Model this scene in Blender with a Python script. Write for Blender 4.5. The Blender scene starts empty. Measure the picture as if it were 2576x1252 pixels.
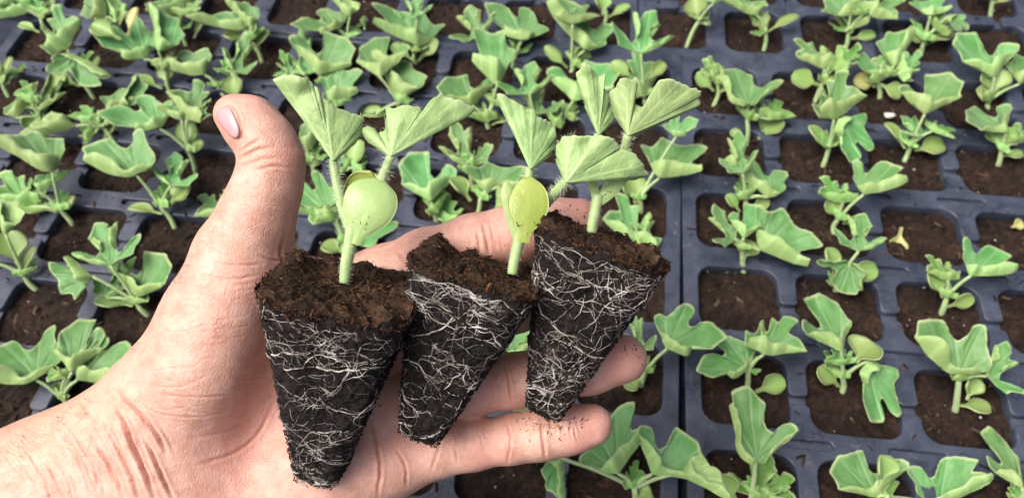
import bpy, math, random
import numpy as np
from mathutils import Vector, Matrix
from mathutils.bvhtree import BVHTree
import openvdb as vdb

scene = bpy.context.scene
col = scene.collection
rad = math.radians

# ------------------------------------------------------------------ camera
F = 1935.0                       # focal length in picture units (frame 2576 x 1252)
CU, CV = 1288.0, 626.0
CAM = np.array([-0.06412783, -0.45024673, 0.39283444])
RC = np.array([[0.99337367, 0.11243108, -0.02383263],
               [0.07842212, -0.81468659, -0.57457439],
               [-0.08401614, 0.56889807, -0.81810529]])
cd = bpy.data.cameras.new('camera')
cam = bpy.data.objects.new('camera', cd)
col.objects.link(cam)
cam.matrix_world = Matrix(((RC[0, 0], -RC[1, 0], -RC[2, 0], CAM[0]),
                           (RC[0, 1], -RC[1, 1], -RC[2, 1], CAM[1]),
                           (RC[0, 2], -RC[1, 2], -RC[2, 2], CAM[2]),
                           (0, 0, 0, 1)))
cd.sensor_width = 36.0
cd.lens = 36.0 * F / 2576.0
cd.clip_start = 0.01
cd.clip_end = 50.0
cd.dof.use_dof = True
cd.dof.focus_distance = 0.242
cd.dof.aperture_fstop = 17.0
scene.camera = cam

# ------------------------------------------------------------------ light
SUN_EL, SUN_AZ = rad(60), rad(-112)        # azimuth measured from +y towards +x
w = bpy.data.worlds.new("World")
scene.world = w
w.use_nodes = True
wn = w.node_tree
sky = wn.nodes.new('ShaderNodeTexSky')
sky.sky_type = 'NISHITA'
sky.sun_disc = False
sky.sun_elevation = SUN_EL
sky.sun_rotation = SUN_AZ
sky.air_density = 0.4
sky.dust_density = 9.0
sky.ozone_density = 0.2
bg = wn.nodes['Background']
bg.inputs['Strength'].default_value = 0.15
wn.links.new(sky.outputs['Color'], bg.inputs['Color'])
sl = bpy.data.lights.new('sun', 'SUN')
sl.energy = 1.25
sl.angle = rad(42)
sl.color = (1.0, 0.985, 0.965)
sun = bpy.data.objects.new('sun', sl)
col.objects.link(sun)
sd = Vector((math.sin(SUN_AZ) * math.cos(SUN_EL), math.cos(SUN_AZ) * math.cos(SUN_EL), math.sin(SUN_EL)))
sun.rotation_euler = sd.to_track_quat('Z', 'Y').to_euler()
sun.location = sd * 3
scene.view_settings.view_transform = 'Standard'
scene.view_settings.look = 'None'
scene.view_settings.exposure = 0.60
scene.view_settings.gamma = 1.0

# ------------------------------------------------------------------ helpers
P = 0.058                        # spacing of the tray cells in metres
rng = np.random.default_rng(11)
random.seed(5)


def ray(u, v):
    return RC.T @ np.array([(u - CU) / F, (v - CV) / F, 1.0])


def U(u, v, d):
    """point seen at (u, v), d metres in front of the camera"""
    return CAM + ray(u, v) * d


def G(u, v, z=0.0):
    D = ray(u, v)
    return CAM + D * ((z - CAM[2]) / D[2])


def to_px(p):
    q = (np.asarray(p) - CAM) @ RC.T
    return np.stack([q[..., 0] / q[..., 2] * F + CU, q[..., 1] / q[..., 2] * F + CV, q[..., 2]], -1)


RIGHT, DOWN, FWD = RC[0], RC[1], RC[2]
UPS = -DOWN


def unit(a):
    a = np.asarray(a, float)
    return a / (np.linalg.norm(a) + 1e-12)


class Noise3:
    def __init__(self, seed, n=32):
        self.n = n
        self.g = np.random.default_rng(seed).random((n, n, n)).astype(np.float32) * 2 - 1

    def __call__(self, p):
        p = np.asarray(p, float)
        i = np.floor(p).astype(int)
        f = p - i
        f = f * f * (3 - 2 * f)
        n = self.n
        x0, y0, z0 = i[..., 0] % n, i[..., 1] % n, i[..., 2] % n
        x1, y1, z1 = (x0 + 1) % n, (y0 + 1) % n, (z0 + 1) % n
        fx, fy, fz = f[..., 0], f[..., 1], f[..., 2]
        g = self.g
        a = (g[x0, y0, z0] * (1 - fx) + g[x1, y0, z0] * fx) * (1 - fy) + (g[x0, y1, z0] * (1 - fx) + g[x1, y1, z0] * fx) * fy
        b = (g[x0, y0, z1] * (1 - fx) + g[x1, y0, z1] * fx) * (1 - fy) + (g[x0, y1, z1] * (1 - fx) + g[x1, y1, z1] * fx) * fy
        return a * (1 - fz) + b * fz


NZ = Noise3(3)


def fbm(p, octv=4, gain=0.5):
    p = np.asarray(p, float)
    s, a = 0, 1.0
    for k in range(octv):
        s = s + a * NZ(p * 2 ** k + 7.3 * k)
        a *= gain
    return s


def mesh(name, V, faces, mat=None, parent=None, smooth=True, attr=None, mats=None, midx=None):
    me = bpy.data.meshes.new(name)
    V = np.asarray(V, float)
    if isinstance(faces, np.ndarray):
        n, k = faces.shape
        me.vertices.add(len(V))
        me.vertices.foreach_set('co', V.astype(np.float32).ravel())
        me.loops.add(n * k)
        me.loops.foreach_set('vertex_index', faces.astype(np.int32).ravel())
        me.polygons.add(n)
        me.polygons.foreach_set('loop_start', np.arange(0, n * k, k, dtype=np.int32))
        me.update(calc_edges=True)
    else:
        me.from_pydata([tuple(v) for v in V], [], faces)
        me.update()
    me.validate()
    if smooth:
        me.polygons.foreach_set('use_smooth', np.ones(len(me.polygons), dtype=bool))
    for m in (mats or ([mat] if mat else [])):
        me.materials.append(m)
    if midx is not None:
        me.polygons.foreach_set('material_index', np.asarray(midx, np.int32))
    for an, arr in (attr or {}).items():
        a = me.color_attributes.new(an, 'FLOAT_COLOR', 'POINT')
        c = np.ones((len(V), 4), np.float32)
        c[:, :arr.shape[1]] = arr
        a.data.foreach_set('color', c.ravel())
    o = bpy.data.objects.new(name, me)
    col.objects.link(o)
    if parent is not None:
        o.parent = parent
    return o


def empty(name, loc, label, cat, group=None):
    o = bpy.data.objects.new(name, None)
    o.empty_display_size = 0.01
    col.objects.link(o)
    o.location = Vector(loc)
    o['label'] = label
    o['category'] = cat
    if group:
        o['group'] = group
    bpy_updates.append(o)
    return o


bpy_updates = []


def local(o, V):
    return np.asarray(V, float) - np.array(o.location)


class Bag:
    def __init__(self):
        self.V, self.Fq, self.n, self.A = [], [], 0, []

    def add(self, V, Fc, A=None):
        V = np.asarray(V, float)
        Fc = np.asarray(Fc, int)
        self.V.append(V)
        self.Fq.append(Fc + self.n)
        self.n += len(V)
        if A is not None:
            self.A.append(np.broadcast_to(np.asarray(A, float), (len(V), len(A))) if np.ndim(A) == 1 else A)

    def arrays(self):
        return np.concatenate(self.V), np.concatenate(self.Fq), (np.concatenate(self.A) if self.A else None)


def tube(pts, rads, n=8, cap=True):
    pts = np.asarray(pts, float)
    m = len(pts)
    rads = np.broadcast_to(np.asarray(rads, float), (m,))
    T = np.gradient(pts, axis=0)
    T /= np.linalg.norm(T, axis=1)[:, None] + 1e-12
    ref = np.array([0.3, 0.1, 0.95])
    if abs(T[0] @ ref) > 0.9:
        ref = np.array([1.0, 0.2, 0])
    nx = unit(np.cross(T[0], ref))
    V = np.zeros((m, n, 3))
    a = np.arange(n) / n * 2 * np.pi
    for i in range(m):
        nx = unit(nx - T[i] * (nx @ T[i]))
        ny = np.cross(T[i], nx)
        V[i] = pts[i] + rads[i] * (np.cos(a)[:, None] * nx + np.sin(a)[:, None] * ny)
    V = V.reshape(-1, 3)
    i, j = np.meshgrid(np.arange(m - 1), np.arange(n), indexing='ij')
    j2 = (j + 1) % n
    Fq = np.stack([i * n + j, i * n + j2, (i + 1) * n + j2, (i + 1) * n + j], -1).reshape(-1, 4)
    if cap:
        V = np.vstack([V, pts[:1], pts[-1:]])
        c0, c1 = m * n, m * n + 1
        jj = np.arange(n)
        k2 = (jj + 1) % n
        Fq = np.vstack([Fq, np.stack([np.full(n, c0), k2, jj, jj], -1), np.stack([np.full(n, c1), (m - 1) * n + jj, (m - 1) * n + k2, (m - 1) * n + k2], -1)])
    return V, Fq


def clean_quads(Fq):
    """list of faces; quads with a repeated corner become triangles"""
    out = []
    for f in Fq.tolist():
        if f[2] == f[3]:
            out.append(f[:3])
        else:
            out.append(f)
    return out


def curve_pts(ctrl, n):
    """Catmull-Rom through control points"""
    c = np.asarray(ctrl, float)
    if len(c) == 2:
        t = np.linspace(0, 1, n)[:, None]
        return c[0] * (1 - t) + c[1] * t
    c = np.vstack([2 * c[0] - c[1], c, 2 * c[-1] - c[-2]])
    k = len(c) - 3
    t = np.linspace(0, k - 1e-9, n)
    i = np.floor(t).astype(int)
    f = (t - i)[:, None]
    p0, p1, p2, p3 = c[i], c[i + 1], c[i + 2], c[i + 3]
    return 0.5 * (2 * p1 + (p2 - p0) * f + (2 * p0 - 5 * p1 + 4 * p2 - p3) * f ** 2 + (3 * p1 - p0 - 3 * p2 + p3) * f ** 3)


# ------------------------------------------------------------------ materials
def new_mat(name):
    m = bpy.data.materials.new(name)
    m.use_nodes = True
    nt = m.node_tree
    b = nt.nodes['Principled BSDF']
    return m, nt, b, nt.nodes['Material Output']


def N(nt, t, **kw):
    n = nt.nodes.new(t)
    for k, v in kw.items():
        setattr(n, k, v)
    return n


def noise(nt, scale, detail=4, rough=0.6, coord='Object', dist=0.0):
    tc = N(nt, 'ShaderNodeTexCoord')
    n = N(nt, 'ShaderNodeTexNoise')
    n.inputs['Scale'].default_value = scale
    n.inputs['Detail'].default_value = detail
    n.inputs['Roughness'].default_value = rough
    n.inputs['Distortion'].default_value = dist
    nt.links.new(tc.outputs[coord], n.inputs['Vector'])
    return n


def ramp(nt, src, stops):
    r = N(nt, 'ShaderNodeValToRGB')
    e = r.color_ramp.elements
    while len(e) < len(stops):
        e.new(0.5)
    for k, (p, c) in enumerate(stops):
        e[k].position = p
        e[k].color = (*c, 1) if len(c) == 3 else c
    nt.links.new(src, r.inputs['Fac'])
    return r


def mixc(nt, fac, a, b, mode='MIX'):
    m = N(nt, 'ShaderNodeMix', data_type='RGBA', blend_type=mode)
    for sock, val in ((m.inputs['Factor'], fac), (m.inputs['A'], a), (m.inputs['B'], b)):
        pass
    ins = [m.inputs[0], m.inputs[6], m.inputs[7]]
    for s, v in zip(ins, (fac, a, b)):
        if hasattr(v, 'is_output'):
            nt.links.new(v, s)
        elif isinstance(v, (int, float)):
            s.default_value = v
        else:
            s.default_value = (*v, 1)
    return m.outputs[2]


def mathn(nt, op, a, b=0.0, clamp=False):
    m = N(nt, 'ShaderNodeMath', operation=op)
    m.use_clamp = clamp
    for s, v in zip(m.inputs[:2], (a, b)):
        if hasattr(v, 'is_output'):
            nt.links.new(v, s)
        else:
            s.default_value = v
    return m.outputs[0]


def bump(nt, b, height, strength, dist, prev=None):
    n = N(nt, 'ShaderNodeBump')
    n.inputs['Strength'].default_value = strength
    n.inputs['Distance'].default_value = dist
    nt.links.new(height, n.inputs['Height'])
    if prev is not None:
        nt.links.new(prev, n.inputs['Normal'])
    nt.links.new(n.outputs['Normal'], b.inputs['Normal'])
    return n.outputs['Normal']


# tray plastic: dark, dusty, scuffed; blue sky reflection put into the base colour
M_PLASTIC, nt, b, out = new_mat('tray_plastic')
n1 = noise(nt, 55, 6, 0.65)
n2 = noise(nt, 900, 3, 0.7)
n3 = noise(nt, 260, 5, 0.75, dist=1.5)
r1 = ramp(nt, n1.outputs['Fac'], [(0.3, (0.020, 0.026, 0.043)), (0.7, (0.060, 0.074, 0.108))])
sp = ramp(nt, n3.outputs['Fac'], [(0.58, (0, 0, 0)), (0.76, (1, 1, 1))])
sp2 = ramp(nt, n2.outputs['Fac'], [(0.63, (0, 0, 0)), (0.74, (1, 1, 1))])
spm = mathn(nt, 'ADD', mathn(nt, 'MULTIPLY', sp.outputs['Color'], 0.5), mathn(nt, 'MULTIPLY', sp2.outputs['Color'], 0.22), True)
nt.links.new(mixc(nt, spm, r1.outputs['Color'], (0.30, 0.30, 0.32)), b.inputs['Base Color'])
rr = ramp(nt, n1.outputs['Fac'], [(0.3, (0.22, 0.22, 0.22)), (0.75, (0.46, 0.46, 0.46))])
nt.links.new(rr.outputs['Color'], b.inputs['Roughness'])
bump(nt, b, n1.outputs['Fac'], 0.25, 0.002)

# potting soil seen from above (brown peat)
def soil_material(name, dark, mid, light, sc=1.0):
    m, nt, b, out = new_mat(name)
    a = noise(nt, 420 * sc, 6, 0.7, dist=0.8)
    c = noise(nt, 55 * sc, 4, 0.6)
    f = noise(nt, 1500 * sc, 3, 0.7)
    r = ramp(nt, a.outputs['Fac'], [(0.30, dark), (0.52, mid), (0.74, light)])
    r2 = ramp(nt, c.outputs['Fac'], [(0.33, (0.42, 0.40, 0.40)), (0.68, (1.35, 1.3, 1.22))])
    nt.links.new(mixc(nt, 1.0, r.outputs['Color'], r2.outputs['Color'], 'MULTIPLY'), b.inputs['Base Color'])
    b.inputs['Roughness'].default_value = 0.85
    b.inputs['Specular IOR Level'].default_value = 0.25
    s = mathn(nt, 'ADD', a.outputs['Fac'], mathn(nt, 'MULTIPLY', f.outputs['Fac'], 0.5))
    bump(nt, b, s, 0.8, 0.0012)
    return m


M_SOIL = soil_material('peat_soil', (0.005, 0.0035, 0.003), (0.022, 0.013, 0.009), (0.075, 0.043, 0.027))
M_PLUG = soil_material('dark_plug_soil', (0.005, 0.004, 0.004), (0.015, 0.012, 0.012), (0.045, 0.036, 0.036), 1.2)
M_PLUGTOP = soil_material('plug_top_soil', (0.010, 0.006, 0.004), (0.040, 0.022, 0.012), (0.11, 0.06, 0.03), 1.1)

# loose chips coloured by a per-chip attribute
M_CHIP, nt, b, out = new_mat('bark_chip')
at = N(nt, 'ShaderNodeAttribute', attribute_name='tint')
nt.links.new(at.outputs['Color'], b.inputs['Base Color'])
b.inputs['Roughness'].default_value = 0.85
b.inputs['Specular IOR Level'].default_value = 0.2

# roots
M_ROOT, nt, b, out = new_mat('pale_root')
n1 = noise(nt, 160, 3, 0.6)
r1 = ramp(nt, n1.outputs['Fac'], [(0.32, (0.13, 0.11, 0.095)), (0.50, (0.32, 0.295, 0.265)), (0.72, (0.60, 0.585, 0.56))])
nt.links.new(r1.outputs['Color'], b.inputs['Base Color'])
b.inputs['Roughness'].default_value = 0.55


def leaf_material(name, top, top2, under, margin, trans=0.25, bumps=1.0, vein_top=(0.30, 0.46, 0.26), rough=0.46):
    """leafdata: R = nearness to margin, G = vein, B = 1 on the underside"""
    m, nt, b, out = new_mat(name)
    at = N(nt, 'ShaderNodeAttribute', attribute_name='leafdata')
    sep = N(nt, 'ShaderNodeSeparateColor')
    nt.links.new(at.outputs['Color'], sep.inputs['Color'])
    oi = N(nt, 'ShaderNodeObjectInfo')
    n1 = noise(nt, 60, 4, 0.6)
    n2 = noise(nt, 700, 3, 0.6)
    t = mixc(nt, ramp(nt, n1.outputs['Fac'], [(0.35, (0, 0, 0)), (0.65, (1, 1, 1))]).outputs['Color'], top, top2)
    t = mixc(nt, mathn(nt, 'MULTIPLY', sep.outputs['Green'], 0.45), t, vein_top)
    u = mixc(nt, mathn(nt, 'MULTIPLY', sep.outputs['Green'], 0.75), under, tuple(min(1, c * 1.5 + 0.06) for c in under))
    c = mixc(nt, sep.outputs['Blue'], t, u)
    hsv = N(nt, 'ShaderNodeHueSaturation')
    nt.links.new(c, hsv.inputs['Color'])
    nt.links.new(mathn(nt, 'ADD', mathn(nt, 'MULTIPLY', oi.outputs['Random'], 0.030), 0.486), hsv.inputs['Hue'])
    nt.links.new(mathn(nt, 'ADD', mathn(nt, 'MULTIPLY', oi.outputs['Random'], 0.3), 0.85), hsv.inputs['Value'])
    e = mathn(nt, 'POWER', sep.outputs['Red'], 1.0)
    c = mixc(nt, e, hsv.outputs['Color'], margin)
    nt.links.new(c, b.inputs['Base Color'])
    b.inputs['Roughness'].default_value = rough
    b.inputs['Specular IOR Level'].default_value = 0.45
    b.inputs['Sheen Weight'].default_value = 0.12
    b.inputs['Sheen Roughness'].default_value = 0.5
    vo = N(nt, 'ShaderNodeTexVoronoi', feature='DISTANCE_TO_EDGE')
    vo.inputs['Scale'].default_value = 380
    tc = N(nt, 'ShaderNodeTexCoord')
    nt.links.new(tc.outputs['Object'], vo.inputs['Vector'])
    h = mathn(nt, 'ADD', mathn(nt, 'MULTIPLY', mathn(nt, 'MINIMUM', vo.outputs['Distance'], 0.12), 2.0), mathn(nt, 'MULTIPLY', n2.outputs['Fac'], 0.5))
    h = mathn(nt, 'ADD', h, mathn(nt, 'MULTIPLY', sep.outputs['Green'], -0.5))
    bump(nt, b, h, 0.35 * bumps, 0.0008)
    tr = N(nt, 'ShaderNodeBsdfTranslucent')
    nt.links.new(c, tr.inputs['Color'])
    mx = N(nt, 'ShaderNodeMixShader')
    mx.inputs[0].default_value = trans
    nt.links.new(b.outputs[0], mx.inputs[1])
    nt.links.new(tr.outputs[0], mx.inputs[2])
    nt.links.new(mx.outputs[0], out.inputs['Surface'])
    return m


M_LEAF = leaf_material('melon_leaf', (0.10, 0.285, 0.066), (0.165, 0.37, 0.125), (0.31, 0.485, 0.165), (0.52, 0.63, 0.31))
M_YOUNG = leaf_material('young_leaf', (0.09, 0.285, 0.035), (0.16, 0.37, 0.07), (0.24, 0.44, 0.12), (0.60, 0.70, 0.36))
M_COT = leaf_material('cotyledon_skin', (0.29, 0.40, 0.07), (0.36, 0.46, 0.10), (0.35, 0.48, 0.18), (0.44, 0.52, 0.16), 0.2, 0.5, rough=0.30)
M_BGCOT = leaf_material('pale_cotyledon_skin', (0.22, 0.37, 0.095), (0.29, 0.43, 0.13), (0.33, 0.46, 0.17), (0.42, 0.52, 0.22), 0.2, 0.4, rough=0.38)
M_BIG = leaf_material('pale_leaf_underside', (0.15, 0.34, 0.10), (0.19, 0.40, 0.13), (0.32, 0.485, 0.185), (0.58, 0.68, 0.38), 0.22, 0.9)

M_STEM, nt, b, out = new_mat('green_stem')
n1 = noise(nt, 250, 4, 0.6)
r1 = ramp(nt, n1.outputs['Fac'], [(0.3, (0.26, 0.40, 0.15)), (0.7, (0.38, 0.52, 0.24))])
nt.links.new(r1.outputs['Color'], b.inputs['Base Color'])
b.inputs['Roughness'].default_value = 0.5
b.inputs['Sheen Weight'].default_value = 0.4
b.inputs['Subsurface Weight'].default_value = 0.15
b.inputs['Subsurface Radius'].default_value = (0.4, 0.8, 0.2)
b.inputs['Subsurface Scale'].default_value = 0.002
bump(nt, b, n1.outputs['Fac'], 0.25, 0.0006)

M_HAIR, nt, b, out = new_mat('plant_hair')
b.inputs['Base Color'].default_value = (0.72, 0.78, 0.60, 1)
b.inputs['Roughness'].default_value = 0.5
M_ARMHAIR, nt, b, out = new_mat('arm_hair')
b.inputs['Base Color'].default_value = (0.035, 0.020, 0.012, 1)
b.inputs['Roughness'].default_value = 0.4
M_DRY, nt, b, out = new_mat('withered_leaf')
n1 = noise(nt, 120, 4, 0.6)
r1 = ramp(nt, n1.outputs['Fac'], [(0.35, (0.50, 0.42, 0.18)), (0.5, (0.36, 0.42, 0.14)), (0.68, (0.34, 0.22, 0.12))])
nt.links.new(r1.outputs['Color'], b.inputs['Base Color'])
M_STONE, nt, b, out = new_mat('pale_grit')
b.inputs['Base Color'].default_value = (0.62, 0.60, 0.56, 1)
M_BENCH, nt, b, out = new_mat('bench_fabric')
n1 = noise(nt, 40, 4, 0.6)
r1 = ramp(nt, n1.outputs['Fac'], [(0.3, (0.012, 0.013, 0.015)), (0.7, (0.03, 0.032, 0.036))])
nt.links.new(r1.outputs['Color'], b.inputs['Base Color'])
b.inputs['Roughness'].default_value = 0.9

# skin
M_SKIN, nt, b, out = new_mat('skin')
at = N(nt, 'ShaderNodeAttribute', attribute_name='flush')
sep = N(nt, 'ShaderNodeSeparateColor')
nt.links.new(at.outputs['Color'], sep.inputs['Color'])
n1 = noise(nt, 160, 6, 0.72)
n0 = noise(nt, 45, 3, 0.6)
n2 = noise(nt, 2600, 3, 0.6)
base = ramp(nt, n1.outputs['Fac'], [(0.30, (0.46, 0.24, 0.175)), (0.50, (0.575, 0.345, 0.265)), (0.70, (0.66, 0.44, 0.36))])
blot = ramp(nt, n0.outputs['Fac'], [(0.45, (0, 0, 0)), (0.7, (1, 1, 1))])
c = mixc(nt, mathn(nt, 'MULTIPLY', blot.outputs['Color'], 0.38), base.outputs['Color'], (0.66, 0.30, 0.25))
c = mixc(nt, sep.outputs['Red'], c, (0.60, 0.265, 0.225))
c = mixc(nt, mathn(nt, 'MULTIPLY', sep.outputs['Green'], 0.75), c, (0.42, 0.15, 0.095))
c = mixc(nt, mathn(nt, 'MULTIPLY', sep.outputs['Blue'], 0.6), c, (0.64, 0.40, 0.27))
nt.links.new(c, b.inputs['Base Color'])
b.inputs['Roughness'].default_value = 0.43
b.inputs['Specular IOR Level'].default_value = 0.42
b.inputs['Subsurface Weight'].default_value = 0.16
b.inputs['Subsurface Radius'].default_value = (1.0, 0.35, 0.2)
b.inputs['Subsurface Scale'].default_value = 0.003
vo = N(nt, 'ShaderNodeTexVoronoi', feature='DISTANCE_TO_EDGE')
vo.inputs['Scale'].default_value = 1100
vo2 = N(nt, 'ShaderNodeTexVoronoi', feature='DISTANCE_TO_EDGE')
vo2.inputs['Scale'].default_value = 330
tc = N(nt, 'ShaderNodeTexCoord')
nt.links.new(tc.outputs['Object'], vo.inputs['Vector'])
nt.links.new(tc.outputs['Object'], vo2.inputs['Vector'])
h = mathn(nt, 'ADD', mathn(nt, 'MINIMUM', vo.outputs['Distance'], 0.3), mathn(nt, 'MULTIPLY', mathn(nt, 'MINIMUM', vo2.outputs['Distance'], 0.10), 2.0))
h = mathn(nt, 'ADD', h, mathn(nt, 'MULTIPLY', n2.outputs['Fac'], 0.4))
bump(nt, b, h, 0.40, 0.0007)
M_NAIL, nt, b, out = new_mat('fingernail')
b.inputs['Base Color'].default_value = (0.52, 0.29, 0.30, 1)
b.inputs['Roughness'].default_value = 0.36
b.inputs['Subsurface Weight'].default_value = 0.2
b.inputs['Subsurface Radius'].default_value = (1.0, 0.35, 0.25)
b.inputs['Subsurface Scale'].default_value = 0.002



# ------------------------------------------------------------------ bench
def plane(name, x0, x1, y0, y1, z, mat, kind):
    o = mesh(name, [(x0, y0, z), (x1, y0, z), (x1, y1, z), (x0, y1, z)], [[0, 1, 2, 3]], mat, smooth=False)
    o['kind'] = kind
    return o


plane('bench', -2.5, 2.5, -2.0, 2.5, -0.062, M_BENCH, 'structure')

# ------------------------------------------------------------------ trays
DECK_T = 0.009
HW, HH, RC_ = 0.080, 0.115, 0.17      # half rib widths and cell corner radius, in cells


def arc(cx, cy, r, a0, a1, n=5):
    return [(cx + r * math.cos(a0 + (a1 - a0) * k / n), cy + r * math.sin(a0 + (a1 - a0) * k / n)) for k in range(n + 1)]


def slot_pts(cx, cy, hl, hw):
    r = hw
    return arc(cx + hl - r, cy, r, -math.pi / 2, math.pi / 2) + arc(cx - hl + r, cy, r, math.pi / 2, 1.5 * math.pi)


def row_hole(nc, r):
    """outline of one row of cells; cells join through gaps in the cross ribs"""
    yt, yb = -(r + HH * (0.4 if r == 0 else 1)), -(r + 1 - HH)
    H = yt - yb
    gt, gb = yt - 0.52 * H, yt - 0.66 * H      # the gap in each cross rib
    R = RC_
    pts = []
    xl, xr = HW * 1.1, nc - HW * 1.1
    pts += arc(xl + R, yt - R, R, math.pi, math.pi / 2)
    for c in range(1, nc):
        a, bb = c - HW, c + HW
        pts += arc(a - R, yt - R, R, math.pi / 2, 0)
        e = 0.025
        pts += [(a, gt + e), (a + e, gt), (bb - e, gt), (bb, gt + e)]
        pts += arc(bb + R, yt - R, R, math.pi, math.pi / 2)
    pts += arc(xr - R, yt - R, R, math.pi / 2, 0)
    pts += arc(xr - R, yb + R, R, 0, -math.pi / 2)
    for c in range(nc - 1, 0, -1):
        a, bb = c - HW, c + HW
        pts += arc(bb + R, yb + R, R, -math.pi / 2, -math.pi)
        e = 0.025
        pts += [(bb, gb - e), (bb - e, gb), (a + e, gb), (a, gb - e)]
        pts += arc(a - R, yb + R, R, 0, -math.pi / 2)
    pts += arc(xl + R, yb + R, R, -math.pi / 2, -math.pi)
    return pts, (gt, gb)


def deck_mesh(nc, nr):
    cu = bpy.data.curves.new('tray_deck', 'CURVE')
    cu.dimensions = '2D'
    cu.fill_mode = 'BOTH'
    cu.extrude = DECK_T / 2 - 0.0005
    cu.bevel_depth = 0.0005
    cu.bevel_resolution = 1

    def spl(pts):
        s = cu.splines.new('POLY')
        s.points.add(len(pts) - 1)
        for k, (x, y) in enumerate(pts):
            s.points[k].co = (x * P, y * P, 0, 1)
        s.use_cyclic_u = True
    r = 0.07
    x0, x1, y0, y1 = -0.045, nc + 0.045, -nr - 0.13, 0.12
    spl(arc(x0 + r, y1 - r, r, math.pi, math.pi / 2) + arc(x1 - r, y1 - r, r, math.pi / 2, 0)
        + arc(x1 - r, y0 + r, r, 0, -math.pi / 2) + arc(x0 + r, y0 + r, r, -math.pi / 2, -math.pi))
    gaps = []
    for k in range(nr):
        pts, g = row_hole(nc, k)
        gaps.append(g)
        spl(pts)
    slots = []
    for k in range(1, nr):
        for c in range(1, nc):
            slots.append((c, -k))
            spl(slot_pts(c, -k, 0.27, 0.052))
    o = bpy.data.objects.new('tmp', cu)
    col.objects.link(o)
    dg = bpy.context.evaluated_depsgraph_get()
    me = bpy.data.meshes.new_from_object(o.evaluated_get(dg))
    bpy.data.objects.remove(o)
    bpy.data.curves.remove(cu)
    me.name = 'tray_deck'
    me.materials.clear()
    me.materials.append(M_PLASTIC)
    for v in me.vertices:
        v.co.z -= DECK_T / 2
    return me, gaps, slots


def box_vf(x0, x1, y0, y1, z0, z1):
    V = [(x0, y0, z0), (x1, y0, z0), (x1, y1, z0), (x0, y1, z0), (x0, y0, z1), (x1, y0, z1), (x1, y1, z1), (x0, y1, z1)]
    Fc = [[0, 3, 2, 1], [4, 5, 6, 7], [0, 1, 5, 4], [1, 2, 6, 5], [2, 3, 7, 6], [3, 0, 4, 7]]
    return V, Fc


NC, NR = 9, 6
deck_me, gaps, slots = deck_mesh(NC, NR)
def shared(name, V, Fc):
    o = mesh(name, V, Fc, M_PLASTIC, smooth=False)
    me = o.data
    bpy.data.objects.remove(o)
    return me


slot_me = shared('slot_floor', *box_vf(-0.285 * P, 0.285 * P, -0.066 * P, 0.066 * P, -0.006, -0.0032))
H0 = gaps[1][0] - gaps[1][1]
low_me = shared('rib_saddle', *box_vf(-HW * 0.92 * P, HW * 0.92 * P, -(H0 / 2 + 0.03) * P, (H0 / 2 + 0.03) * P, -0.0085, -0.0040))
# outer skirt of the tray
sk = Bag()
x0, x1, y0, y1 = -0.035 * P, (NC + 0.035) * P, (-NR - 0.12) * P, 0.11 * P
for a in ((x0, x0 + 0.001, y0, y1), (x1 - 0.001, x1, y0, y1), (x0 + 0.001, x1 - 0.001, y0, y0 + 0.001), (x0 + 0.001, x1 - 0.001, y1 - 0.001, y1)):
    sk.add(*box_vf(*a, -0.055, -DECK_T + 0.0005))
kv, kf, _ = sk.arrays()
sk_o = mesh('skirt', kv, kf, M_PLASTIC, smooth=False)
sk_me = sk_o.data
bpy.data.objects.remove(sk_o)

# soil blocks filling the cells: a handful of shared meshes
SOIL = []
n = 46
g = np.linspace(-1, 1, n)
gx, gy = np.meshgrid(g, g, indexing='ij')
for s in range(8):
    q = np.stack([gx * 0.5 * P, gy * 0.46 * P, np.full_like(gx, s * 3.1)], -1)
    z = -0.0066 + 0.0014 * fbm(q * np.array([230, 230, 1]), 4, 0.65) + 0.0014 * NZ(q * np.array([70, 70, 1]))
    edge = np.maximum(np.abs(gx), np.abs(gy))
    z -= 0.0015 * np.clip((edge - 0.72) / 0.28, 0, 1) ** 2
    z = np.minimum(z, -0.0042)
    V = np.stack([q[..., 0], q[..., 1], z], -1).reshape(-1, 3)
    i, j = np.meshgrid(np.arange(n - 1), np.arange(n - 1), indexing='ij')
    Fq = np.stack([i * n + j, (i + 1) * n + j, (i + 1) * n + j + 1, i * n + j + 1], -1).reshape(-1, 4)
    o = mesh('soil', V, Fq, M_SOIL)
    SOIL.append(o.data)
    bpy.data.objects.remove(o)


def chip_bag(Npos, Nn, sizes, palette, seed, flat=0.8):
    """thin bark slivers lying on a surface; 5 faces each"""
    r = np.random.default_rng(seed)
    m = len(Npos)
    d = r.normal(size=(m, 3))
    nn = Nn / (np.linalg.norm(Nn, axis=1)[:, None] + 1e-9)
    d -= flat * nn * (d * nn).sum(1)[:, None]
    d /= np.linalg.norm(d, axis=1)[:, None] + 1e-9
    s = np.cross(nn, d)
    s /= np.linalg.norm(s, axis=1)[:, None] + 1e-9
    t = np.cross(d, s)
    L = sizes[0] + (sizes[1] - sizes[0]) * r.random(m) ** 2
    W = L * (0.12 + 0.25 * r.random(m))
    H = L * (0.06 + 0.12 * r.random(m))
    c = Npos
    d, s, t = d * L[:, None] * .5, s * W[:, None] * .5, t * H[:, None]
    V = np.stack([c - d - s * .5, c - d * .7 + s, c + d * .8 + s * .6, c + d - s, c + t + d * .3, c + t - d * .4], 1)
    Fq = np.array([[0, 3, 4, 5], [1, 5, 4, 2], [0, 5, 1, 1], [3, 2, 4, 4], [0, 1, 2, 3]])
    Fa = (Fq[None] + (np.arange(m) * 6)[:, None, None]).reshape(-1, 4)
    pal = np.array(palette)
    cols = pal[r.integers(0, len(pal), m)] * (0.6 + 0.8 * r.random((m, 1)))
    return V.reshape(-1, 3), Fa, np.repeat(cols, 6, 0)


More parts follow.
